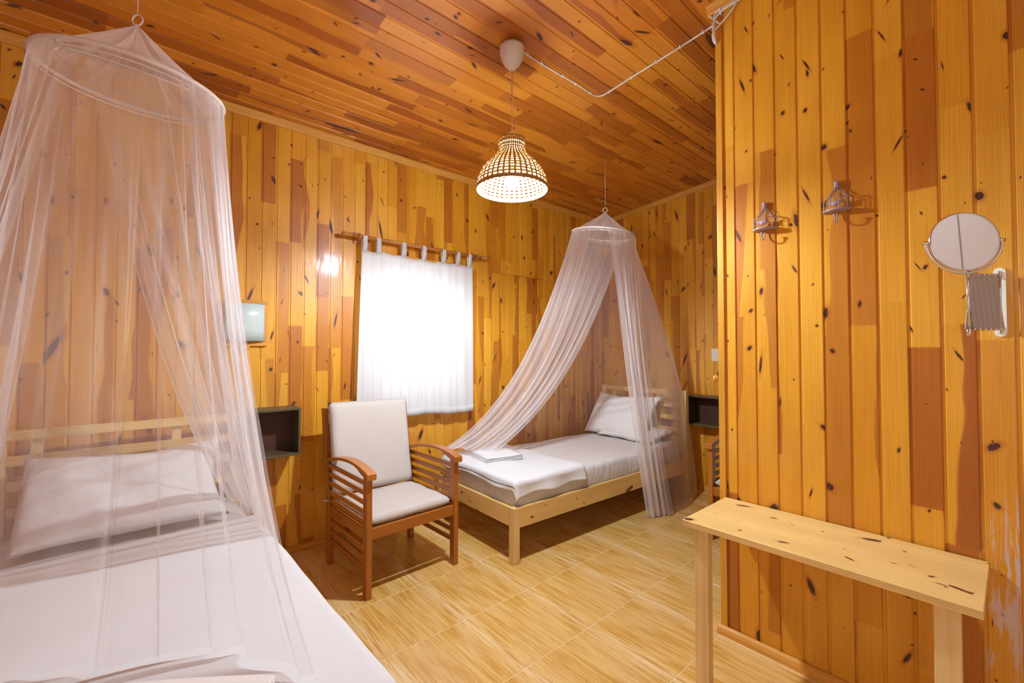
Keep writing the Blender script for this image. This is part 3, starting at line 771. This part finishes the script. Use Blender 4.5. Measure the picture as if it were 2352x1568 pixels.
# ================================================================== WALL BOXES
def wall_box(label, origin, rz, w_=.345, d_=.19, h_=.325):
    r = thing('wall_box', label, 'shelf', origin, rz)     # local: x width, y into the room is -y, z up
    t = .016
    MB().box(0, -d_, 0, w_, 0, t).build('bottom_board', M['box'], r, bevel=.002)
    MB().box(0, -d_, h_-t, w_, 0, h_).build('top_board', M['box'], r, bevel=.002)
    MB().box(0, -d_, t, t, 0, h_-t).build('side_board', M['box'], r, bevel=.002)
    MB().box(w_-t, -d_, t, w_, 0, h_-t).build('side_board', M['box'], r, bevel=.002)
    MB().box(t, -.008, t, w_-t, -.001, h_-t).build('back_panel', M['box_in'], r)
    return r
wall_box('dark olive-brown open wooden box on the wall beside the large net', (.535, YW-.001, .733), 0)
b2 = wall_box('dark olive-brown open wooden box on the far wall near the bed head', (XF-.001, 2.235, .693), math.radians(-90), w_=.34, d_=.19, h_=.30)
sconce = thing('wall_lamp', 'unlit wall lamp with frosted glass in a wooden frame beside the large net', 'lamp', (.56, YW, 1.49))
MB().box(-.14, -.022, -.005, .14, 0, .025).box(-.14, -.022, .285, .14, 0, .31).box(-.14, -.022, .025, -.118, 0, .285).box(.118, -.022, .025, .14, 0, .285).build('frame', M['trimx'], sconce, bevel=.002)
def gl_(u, v):
    a = (u-.5)*1.0; return (a*.236, -.024-.040*math.cos(a*2.6), .028+v*.254)
MB().grid(gl_, 20, 4).build('glass', M['frost'], sconce, smooth=True, solid=.003)
MB().box(-.03, -.05, -.03, .03, 0, -.005).build('bracket', M['trimx'], sconce, bevel=.004)

# switch on the far wall
sw = thing('light_switch', 'ivory light switch on the far wall at the partition edge', 'switch', (XF, 2.015, 1.41))
MB().box(-.010, -.045, -.066, 0, .045, .066).build('plate', M['ivory'], sw, bevel=.004)
MB().box(-.015, -.028, -.038, -.008, .028, .038).build('rocker', M['white_plastic'], sw, bevel=.002)

# ================================================================== TABLE
TZ = .70; tx0, tx1, ty0, ty1 = 1.858, XP-.008, .070, .985
tb = thing('narrow_table', 'narrow pale pine side table standing against the panelled partition', 'table', (tx0, ty0, 0))
MB().box(0, 0, TZ-.026, tx1-tx0, ty1-ty0, TZ).build('tabletop', M['tabletop'], tb, bevel=.0025)
MB().box(.020, ty1-ty0-.105, 0, .065, ty1-ty0-.045, TZ-.026).build('leg', M['pine_z'], tb, bevel=.003)
MB().box(.020, .048, 0, .065, .108, TZ-.026).build('leg', M['pine_z'], tb, bevel=.003)
MB().box(tx1-tx0-.03, .045, TZ-.066, tx1-tx0-.004, ty1-ty0-.045, TZ-.026).build('wall_cleat', M['pine_y'], tb, bevel=.002)
MB().lathe([(.0,0),(.006,0),(.005,.0012),(.0,.0014)], 10, (.10, .085, TZ)).build('screw', M['chrome'], tb)

# ================================================================== PENDANT LAMP
LX, LY = 1.63, 1.88
pd = thing('pendant_lamp', 'lit pendant lamp with a woven bamboo bell shade hanging from the ceiling', 'lamp', (LX, LY, 2.385))
ceil = zc(LY)-2.385
MB().lathe([(.0,.690),(.014,.692),(.022,.700),(.045,.722),(.062,.755),(.071,.785),(.072,.805),(.071,.822),(.060,.828),(.03,ceil+.01)], 32).build('ceiling_cup', M['white_plastic'], pd, smooth=True)
MB().tube([(0,0,.695),(0,0,.10)], .0032, 8).build('cord', M['cable'], pd, smooth=True)
MB().lathe([(.0,.12),(.020,.12),(.022,.10),(.019,.075),(.0,.075)][::-1], 16).build('socket', M['white_plastic'], pd, smooth=True)
MB().lathe([(.0,-.005),(.016,.0),(.030,.015),(.036,.035),(.032,.055),(.020,.072),(.017,.080),(.0,.080)], 20).build('bulb', M['bulb'], pd, smooth=True)
prof = [(.204,0),(.202,.03),(.192,.065),(.175,.098),(.150,.130),(.122,.158),(.098,.182),(.082,.205),(.076,.222),(.075,.235),(.079,.255),(.080,.268),(.074,.281)]
PZ = [p[1] for p in prof]; PR = [p[0] for p in prof]
def rad(z): return float(np.interp(z, PZ, PR))
lat = MB()
NV = 40
for k in range(NV):
    a = 2*PI*k/NV; hwid = .0062
    vs = []; 
    for (r_, z) in [(rad(z), z) for z in np.linspace(0, .281, 26)]:
        da = min(hwid/r_, PI/NV*.62); of = .0012*(1 if k % 2 else -1)*math.sin(z*190)
        for s_ in (-1, 1): vs.append(((r_+of)*math.cos(a+s_*da), (r_+of)*math.sin(a+s_*da), z))
    n = len(vs)//2
    lat.add(vs, [(2*i, 2*i+1, 2*i+3, 2*i+2) for i in range(n-1)])
ribs = lat.build('woven_ribs', M['bamboo'], pd, solid=.0016); ribs['kind'] = 'stuff'
lat = MB()
arc = 0; zs = []; z = .008
while z < .278:
    zs.append(z); r0 = rad(z); r1 = rad(z+.004); z += .0195*.004/math.hypot(.004, r1-r0)
for i, z in enumerate(zs):
    r_ = rad(z); r2 = rad(z+.003); n = 92; L_ = math.hypot(.003, r2-r_); dz, dr = .003/L_*.0048, (r2-r_)/L_*.0048; vs = []
    for k in range(n):
        a = 2*PI*k/n; of = .0012*math.sin(a*NV+i*PI)
        vs += [((r_+of-dr)*math.cos(a), (r_+of-dr)*math.sin(a), z-dz), ((r_+of+dr)*math.cos(a), (r_+of+dr)*math.sin(a), z+dz)]
    lat.add(vs, [(2*k, 2*k+1, (2*k+3) % (2*n), (2*k+2) % (2*n)) for k in range(n)])
wv_ = lat.build('woven_bands', M['bamboo'], pd, solid=.0014); wv_['kind'] = 'stuff'
MB().lathe([(.202,.004),(.208,.004),(.209,-.010),(.203,-.010),(.202,.004)], 64, cap=False).build('rim', simple('shade_rim', (.42,.24,.09,1), .5), pd, smooth=False)
MB().lathe([(.0,.262),(.076,.262),(.076,.266),(.0,.266)], 32).build('light_stop_disc', M['bamboo'], pd)  # added disc, stops bulb light leaking up through the collar
MB().lathe([(.073,.276),(.077,.276),(.077,.284),(.073,.284),(.073,.276)], 32, cap=False).build('collar', M['bamboo'], pd)

# ================================================================== CABLES
def smooth_pts(P, n=8):
    P = [Vector(p) for p in P]; out = []
    for i in range(len(P)-1):
        a, b_, c, d_ = P[max(i-1,0)], P[i], P[i+1], P[min(i+2, len(P)-1)]
        for k in range(n):
            t = k/n; out.append(.5*((2*b_)+(c-a)*t+(2*a-5*b_+4*c-d_)*t*t+(3*b_-a-3*c+d_)*t**3))
    out.append(P[-1]); return out
cb = thing('ceiling_cable', 'white electric cable clipped along the ceiling from the pendant to the partition', 'cable', (2.4, LY, zc(LY)))
def cz(x, y, dn=.006): return (x-2.4, y-LY, zc(y)-dn-zc(LY))
pts = [cz(LX+.06, LY), cz(1.9, LY+.006), cz(2.2, LY), cz(2.36, LY+.004), cz(2.425, LY-.015), cz(2.44, LY-.08), cz(2.44, 1.6), cz(2.445, 1.3), cz(2.44, 1.08), cz(2.40, 1.05, .02), cz(2.30, 1.035, .06)]
MB().tube(smooth_pts(pts, 6), .0052, 8).build('cable', M['cable'], cb, smooth=True)
for (x, y) in [(1.75,LY),(1.87,LY),(2.06,LY),(2.19,LY),(2.34,LY)]:
    MB().box(x-.004-2.4, y-LY-.008, zc(y)-.0125-zc(LY), x+.004-2.4, y-LY+.009, zc(y)-zc(LY)).build('clip', M['white_plastic'], cb)
for (x, y) in [(2.44,1.80),(2.44,1.62),(2.44,1.44),(2.442,1.28),(2.44,1.14)]:
    MB().box(x-.008-2.4, y-LY-.004, zc(y)-.0125-zc(LY), x+.009-2.4, y-LY+.004, zc(y)-zc(LY)).build('clip', M['white_plastic'], cb)
cb2 = thing('cable_bundle', 'looped bundle of white cables under the moulding at the partition top', 'cable', (XP, YE, 3.2))
XO = -.012
def cp(y, z, o=0): return (XO+o, y-YE, z-3.2)
def bz(y, dn): return zc(y)-.05-dn
paths = [[cp(.985, 3.17), cp(1.012, 3.205, -.006), cp(1.010, bz(1.0,.006)), cp(.95, bz(.95,.003)), cp(.85, bz(.85,.004)), cp(.6, bz(.6,.004)), cp(.2, bz(.2,.004))],
         [cp(1.014, 3.13, -.004), cp(1.016, 3.19, -.006), cp(1.003, bz(1,.022)), cp(.94, bz(.94,.014)), cp(.85, bz(.85,.016)), cp(.6, bz(.6,.016)), cp(.2, bz(.2,.016))],
         [cp(1.008, 3.075, .0), cp(1.020, 3.10, -.008), cp(1.018, 3.14, -.008), cp(.985, 3.165, -.004), cp(.93, 3.20, -.004), cp(.905, 3.24, -.004), cp(.925, bz(.925,.012), -.004), cp(.965, bz(.965,.018), -.008), cp(1.005, bz(1.0,.034), -.006), cp(1.018, 3.18, -.012), cp(1.014, 3.12, -.014), cp(1.006, 3.08, -.006)]]
for p in paths: MB().tube(smooth_pts(p, 7), .0050, 8).build('cable', M['cable'], cb2, smooth=True)
for y in (.985, .86, .74, .6):
    MB().box(XO-.008, y-.004-YE, bz(y,.026)-3.2, XO+.013, y+.004-YE, bz(y,-.004)-3.2).build('clip', M['white_plastic'], cb2)

# ================================================================== MOSQUITO NETS
def make_net(label, c, tilt, R_, apex, anchors, ceil_z, seed, n_th=900, n_s=64, folds=(13, 29), fold_amp=.024, mat_=None, glo=.8):
    C_ = Vector(c); nrm = Vector((tilt[0], tilt[1], 1)).normalized()
    u = Vector((1,0,0)); u = (u - nrm*u.dot(nrm)).normalized(); v = nrm.cross(u)
    root = thing('mosquito_net', label, 'mosquito net', (c[0], c[1], 0))
    O = Vector((c[0], c[1], 0))
    def rp(deg, rr=R_): a = math.radians(deg); return C_ + u*rr*math.cos(a) + v*rr*math.sin(a)
    A = np.array([[a[0], *a[1], *a[2]] for a in anchors], float); A = A[np.argsort(A[:, 0])]
    ths = np.linspace(A[0,0], A[-1,0], n_th)
    V = np.stack([np.interp(ths, A[:,0], A[:,k]) for k in range(1, 7)], 1)
    ker = np.hanning(31); ker /= ker.sum()
    Vp = np.concatenate([np.repeat(V[:1], 15, 0), V, np.repeat(V[-1:], 15, 0)]); V = np.stack([np.convolve(Vp[:,k], ker, 'valid') for k in range(6)], 1)
    rn = np.random.RandomState(seed); ph = rn.rand(8)*6.28
    vs = []
    s = np.linspace(0, 1, n_s)
    for i, th in enumerate(ths):
        P0 = np.array(rp(th) - O); P2 = V[i,:3] - np.array(O); P1 = V[i,3:] - np.array(O)
        er = np.array([math.cos(math.radians(th)), math.sin(math.radians(th)), 0]); et = np.array([-er[1], er[0], 0])
        t = math.radians(th)
        w1 = math.sin(t*folds[0]+ph[0]+1.7*math.sin(t*3+ph[3])); w2 = math.sin(t*folds[1]+ph[1]+1.3*math.sin(t*5+ph[4])); w3 = math.sin(t*7+ph[2])
        for sj in s:
            p = (1-sj)**2*P0 + 2*sj*(1-sj)*P1 + sj*sj*P2
            am = fold_amp*(.10 + .9*min(1, sj*1.6))
            sh = t*.0 + sj*2.0
            wv = w1*.7*(1+.3*w3) + .45*w2 + .25*math.sin(t*folds[1]*1.7+sj*3+ph[5])
            q = p + er*am*wv + et*am*.9*(w2*.7+.5*math.sin(t*folds[0]*2+ph[6]))
            vs.append(tuple(q))
    fs = []
    for i in range(n_th-1):
        for j in range(n_s-1): fs.append((i*n_s+j, i*n_s+j+1, (i+1)*n_s+j+1, (i+1)*n_s+j))
    nc = MB().add(vs, fs).build('net_curtain', mat_, root, smooth=True)
    # how tightly the cloth is gathered: ring arc against the width it spreads to
    stp = R_*math.radians(abs(ths[1]-ths[0]))
    gb = stp/np.maximum(np.linalg.norm(np.gradient(V[:,:3], axis=0), axis=1), 1e-6)
    gb = np.clip(np.convolve(np.pad(gb, 12, 'edge'), np.ones(25)/25, 'valid'), glo, 2.2)
    gv = 1 + (gb[:,None]-1)*np.clip(s[None,:]*1.5, 0, 1)
    at_ = nc.data.attributes.new('gather', 'FLOAT', 'POINT'); at_.data.foreach_set('value', gv.astype(np.float32).ravel())
    AP = Vector(apex)
    def cone(uu, vv):
        p = rp(uu*360); q = AP.lerp(p, vv**.96) ; q.z -= .035*math.sin(PI*vv)*(.6+.4*math.sin(uu*2*PI*9)) ; q += (p-C_)*.02*math.sin(uu*2*PI*30)*vv*(1-vv)*4
        return tuple(q - O)
    ct = MB().grid(cone, 120, 14, closeu=True).build('canopy_top', M['net_top'], root, smooth=True)
    at_ = ct.data.attributes.new('gather', 'FLOAT', 'POINT'); at_.data.foreach_set('value', np.ones(len(ct.data.vertices), np.float32))
    hoop_ = MB().tube([rp(k*6)-O for k in range(60)], .0085, 8, closed=True).build('hoop', M['hoop'], root, smooth=True)
    MB().tube([rp(k*6, R_*.985)-O-Vector((0,0,.022)) for k in range(60)], .0028, 6, closed=True).build('hoop_seam', M['hoop'], hoop_, smooth=True)
    MB().tube(smooth_pts([rp(200)-O, rp(250,.25)-O-Vector((0,0,.03)), rp(330)-O], 6), .003, 6).build('hoop_brace', M['hoop'], hoop_, smooth=True)
    MB().tube(smooth_pts([rp(222)-O, rp(225)-O+Vector((.01,-.01,-.03)), rp(228)-O+Vector((-.012,-.012,-.055))], 5), .004, 6).build('tie_ribbon', M['hoop'], hoop_, smooth=True)
    hr = .021
    rightv = Vector((.756, -.655, 0))
    MB().tube([(AP-O)+Vector((0,0,hr))+rightv*hr*math.cos(a)+Vector((0,0,hr))*math.sin(a) for a in np.linspace(0, 2*PI, 24, endpoint=False)], .0032, 6, closed=True).build('hanging_ring', M['hoop'], root, smooth=True)
    MB().tube([(AP-O)+Vector((0,0,hr*2)), Vector((AP.x-O.x, AP.y-O.y, ceil_z))], .0014, 5).build('cord', M['cable'], root, smooth=True)
    return root
# left foreground net.  anchors: (ring angle, bottom point, mid control point)
c1 = (-.01, 2.23, 2.488)
an1 = [(-118, (.44, 2.95, .60), (.05, 2.35, 1.35)), (-80, (.50, 2.80, .58), (.20, 2.3, 1.35)), (-45, (.55, 2.60, .50), (.30, 2.25, 1.3)), (-10, (.575, 2.40, .30), (.34, 2.25, 1.3)),
       (20, (.60, 2.75, .05), (.36, 2.45, 1.3)), (55, (.60, 3.36, .03), (.33, 2.9, 1.3)), (75, (.45, 3.405, .03), (.2, 2.95, 1.4)), (110, (-.40, 3.405, .03), (-.15, 2.95, 1.4)),
       (135, (-.62, 3.3, .03), (-.35, 2.8, 1.3)), (175, (-.66, 2.6, .05), (-.42, 2.3, 1.3)), (205, (-.66, 2.2, .25), (-.46, 2.1, 1.3)), (240, (-.60, 2.02, .45), (-.40, 1.95, 1.3)),
       (262, (-.15, 1.72, .575), (-.08, 1.9, 1.2)), (300, (.22, 1.55, .575), (.18, 1.9, 1.2)), (322, (.36, 1.28, .575), (.28, 1.85, 1.1)), (336, (.395, 1.235, .572), (.32, 1.9, 1.05))]
make_net('large white mosquito net canopy hanging over the left foreground bed', c1, (.036, -.105), .285, (-.01, 2.28, 2.755), an1, zc(2.28), 3, mat_=M['net'])
c2 = (3.185, 2.414, 2.503)
an2 = [(-133, (3.40, 2.10, .008), (3.10, 2.12, 1.3)), (-100, (3.47, 2.07, .008), (3.18, 2.10, 1.3)), (-70, (3.56, 2.04, .008), (3.3, 2.12, 1.3)), (-52, (3.60, 2.02, .008), (3.36, 2.14, 1.3)),
       (-40, (3.95, 2.00, .008), (3.48, 2.15, 1.35)), (-32, (4.37, 2.15, .02), (4.29, 2.13, 1.02)), (0, (4.38, 2.3, .02), (4.28, 2.35, 1.1)), (25, (4.37, 2.85, .02), (4.1, 2.6, 1.3)), (48, (4.36, 3.36, .02), (3.6, 3.0, 1.4)), (75, (3.7, 3.39, .02), (3.3, 3.1, 1.3)),
       (105, (2.6, 3.385, .3), (2.9, 3.1, 1.2)), (122, (2.08, 3.28, .55), (2.66, 2.95, .98)), (140, (1.99, 3.22, .60), (2.66, 2.90, .92)), (180, (2.10, 3.14, .62), (2.78, 2.82, .92)), (225, (2.22, 3.02, .60), (2.95, 2.74, 1.0)), (262, (2.30, 2.90, .59), (3.12, 2.66, 1.1))]
make_net('smaller white mosquito net canopy parted over the far bed', c2, (.041, -.135), .28, (3.195, 2.40, 2.702), an2, zc(2.40), 11, folds=(14, 31), fold_amp=.024, mat_=M['net2'], glo=.55)

# ================================================================== ORNAMENTS
def make_cage(label):
    r = thing('birdcage_ornament', label, 'ornament', group='birdcage ornaments on the partition')  # local: x = out of wall (to -x), y side, z up ; back at x=0
    W_, Dp = .062, .062
    def ell(a, s=1.0): return (-Dp*math.sin(a)*s, W_*math.cos(a)*s)
    pl = [(-.0, W_)] + [ell(a) for a in np.linspace(0, PI, 20)] + [(0, -W_)]
    MB().prism(pl[1:-1], 2, 0, .006).build('base_plate', M['lilac'], r, bevel=.001)
    wr_ = .0016
    for a in np.linspace(0.0, PI, 6):
        e = ell(a, .94); f2 = ell(a, .80); f3 = ell(a, .52)
        MB().tube(smooth_pts([(e[0]-.001,e[1],.004),(e[0]-.001,e[1],.058),(f2[0]*.98,f2[1]*.98,.064),(f3[0],f3[1],.078),(f3[0]*.75,f3[1]*.75,.097),(-.010,e[1]*.08,.118)], 4), wr_, 6).build('wire', M['lilac'], r, smooth=True)
    MB().tube([(ell(a,.94)[0], ell(a,.94)[1], .058) for a in np.linspace(0, PI, 16)], wr_, 6).build('wire', M['lilac'], r, smooth=True)
    MB().tube([(0,-W_*.9,.004),(0,-W_*.9,.058),(0,-W_*.4,.085),(0,0,.118),(0,W_*.4,.085),(0,W_*.9,.058),(0,W_*.9,.004)], wr_, 6).build('wire', M['lilac'], r)
    MB().lathe([(.0,.112),(.011,.113),(.012,.120),(.008,.126),(.010,.131),(.012,.138),(.009,.146),(.0,.149)], 14, (-.012,0,0)).build('finial', M['lilac'], r, smooth=True)
    # bird
    def bird(u, v):
        t = v; a = 2*PI*u
        rr = [0, .006, .0085, .0078, .0095, .0125, .0135, .011, .006, .0025, .0015, 0]; xx = [-.030,-.028,-.023,-.017,-.012,-.004,.006,.016,.024,.032,.042,.046]; zz = [.004,.005,.006,.005,.003,0,0,.003,.008,.014,.022,.026]
        k = t*11; i = min(10, int(k)); q = k-i
        R0 = rr[i]*(1-q)+rr[i+1]*q; X = xx[i]*(1-q)+xx[i+1]*q; Z = zz[i]*(1-q)+zz[i+1]*q
        return (-.030+R0*math.cos(a)*.8, -X+.004, .036+Z+R0*math.sin(a))
    MB().grid(bird, 12, 23, closeu=True).build('bird', M['lilac'], r, smooth=True)
    MB().tube([(-.030,.038,.042),(-.030,-.04,.022)], .0013, 6).build('perch', M['lilac'], r)
    # hook below
    MB().tube(smooth_pts([(-.012,0,.002),(-.012,0,-.03),(-.020,0,-.050),(-.036,0,-.058),(-.050,0,-.048),(-.054,0,-.030)], 5), .0028, 8).build('hook', M['lilac'], r, smooth=True)
    hk_ = r.children[-1] if False else [c_ for c_ in r.children if c_.name.startswith('hook')][0]
    MB().lathe([(.0,-.007),(.005,-.005),(.007,0),(.005,.005),(.0,.007)], 10, (-.054,0,-.026)).build('hook_ball', M['lilac'], hk_, smooth=True)
    return r
cg1 = make_cage('lilac wire birdcage hook on the partition, left and lower of the two')
cg2 = copy_tree(cg1); cg2['label'] = 'lilac wire birdcage hook on the partition, right and higher of the two, nearer the mirror'
cg1.location = (XP-.001, .785, 2.038); cg2.location = (XP-.001, .497, 2.058)
cg1.scale = cg2.scale = (.9, .86, .92)

mr = thing('shaving_mirror', 'round chrome shaving mirror on a folded scissor arm on the partition', 'mirror', (XP, .03, 1.50))
MO = Vector((XP, .03, 1.50))
# wall plate
def rounded(w_, h_, r_):
    out = []
    for cx, cy, a0 in ((w_/2-r_, h_-r_, 0), (-w_/2+r_, h_-r_, 90), (-w_/2+r_, r_, 180), (w_/2-r_, r_, 270)):
        for k in range(7): a = math.radians(a0+k*15); out.append((cx+r_*math.cos(a), cy+r_*math.sin(a)))
    return out
MB().prism([(p[0], p[1]) for p in rounded(.030, .245, .0148)], 0, -.006, 0).build('wall_plate', M['plate'], mr, bevel=.0012)
MB().tube([(-.020,.0,.022),(-.020,.0,.222)], .0042, 10).build('wall_rod', M['chrome'], mr, smooth=True)
for z in (.030, .212):
    MB().tube([(-.004,0,z),(-.022,0,z)], .0075, 10).tube([(-.006,0,z-.014*(1 if z<.1 else -1)),(-.009,0,z-.014*(1 if z<.1 else -1))], .006, 10).build('rod_holder', M['chrome'], mr, smooth=True)
# scissor arm: closed lattice from wall rod to mirror rod
RX, RY = -.130, .072     # mirror rod offset
Lh = math.hypot(RX+.02, RY); dirv = Vector((RX+.02, RY, 0)).normalized(); nn = Vector((-dirv.y, dirv.x, 0))
nb = 6
for k in range(nb):
    t0 = (k+.3)/nb; 
    for (sg, off) in ((1, .0022), (-1, -.0022)):
        cpt = Vector((-.020,0,.122)) + dirv*Lh*((k+.5)/nb) + nn*off
        ang = sg*math.radians(8.5)
        m = Matrix.Translation(cpt) @ frame((0,0,0), dirv, nn, (0,0,1)) @ Matrix.Rotation(ang, 4, 'Y')
        MB().box(-.0102, -.0009, -.098, .0102, .0009, .098, m).build('scissor_bar', M['steel'], mr, bevel=.0005)
for k in range(nb+1):
    for z in (.122-.096, .122+.096):
        cpt = Vector((-.020,0,z)) + dirv*Lh*(k/nb)
        MB().tube([cpt-nn*.006, cpt+nn*.006], .0042, 8).build('rivet', M['chrome'], mr, smooth=True)
MB().tube([(RX,RY,.010),(RX,RY,.250)], .0045, 10).build('mirror_rod', M['chrome'], mr, smooth=True)
MB().tube([(RX,RY,.205),(RX,RY,.238)], .0075, 10).build('rod_collar', M['chrome'], mr, smooth=True)
MB().tube([(RX,RY,.004),(RX,RY,.03)], .0070, 10).build('rod_collar', M['chrome'], mr, smooth=True)
mc = Vector((2.16, .108, 1.828)) - MO; mn = Vector((-.80, -.60, .045)).normalized()
mu = Vector((0,0,1)).cross(mn).normalized(); mv = mn.cross(mu)
mrot = frame(mc, mu, mv, mn)
R_m = .097
hd = MB(); hd.lathe([(R_m,.004),(R_m+.004,.005),(R_m+.006,0),(R_m+.004,-.008),(R_m-.002,-.010),(0,-.010)], 64, cap=False)
o = hd.build('mirror_rim', M['chrome'], mr, smooth=True); o.matrix_local = mrot
o = MB().lathe([(0,.0035),(R_m*.5,.0035),(R_m+.001,.0035)], 64, cap=False).build('mirror_glass', M['mirror'], mr, smooth=False); o.matrix_local = mrot
yk = [ (math.cos(a)*(R_m+.013), math.sin(a)*(R_m+.013), -.002) for a in np.linspace(PI, 2*PI, 30)]
yk = [(R_m*-1-.002, 0, -.002)] + yk + [(R_m+.002, 0, -.002)]
o = MB().tube(yk, .0042, 8).build('yoke', M['chrome'], mr, smooth=True); o.matrix_local = mrot
o = MB().tube([(-R_m-.020,0,-.002),(-R_m-.004,0,-.002)], .006, 10).tube([(R_m+.020,0,-.002),(R_m+.004,0,-.002)], .006, 10).build('yoke_screw', M['chrome'], mr, smooth=True); o.matrix_local = mrot
yb_ = mrot @ Vector((0, -(R_m+.013), -.002))
MB().tube([yb_, Vector((RX, RY, .245))], .004, 8).build('yoke_stem', M['chrome'], mr, smooth=True)

S.cycles.transparent_max_bounces = 24
S.cycles.max_bounces = 10; S.cycles.diffuse_bounces = 6; S.cycles.transmission_bounces = 8
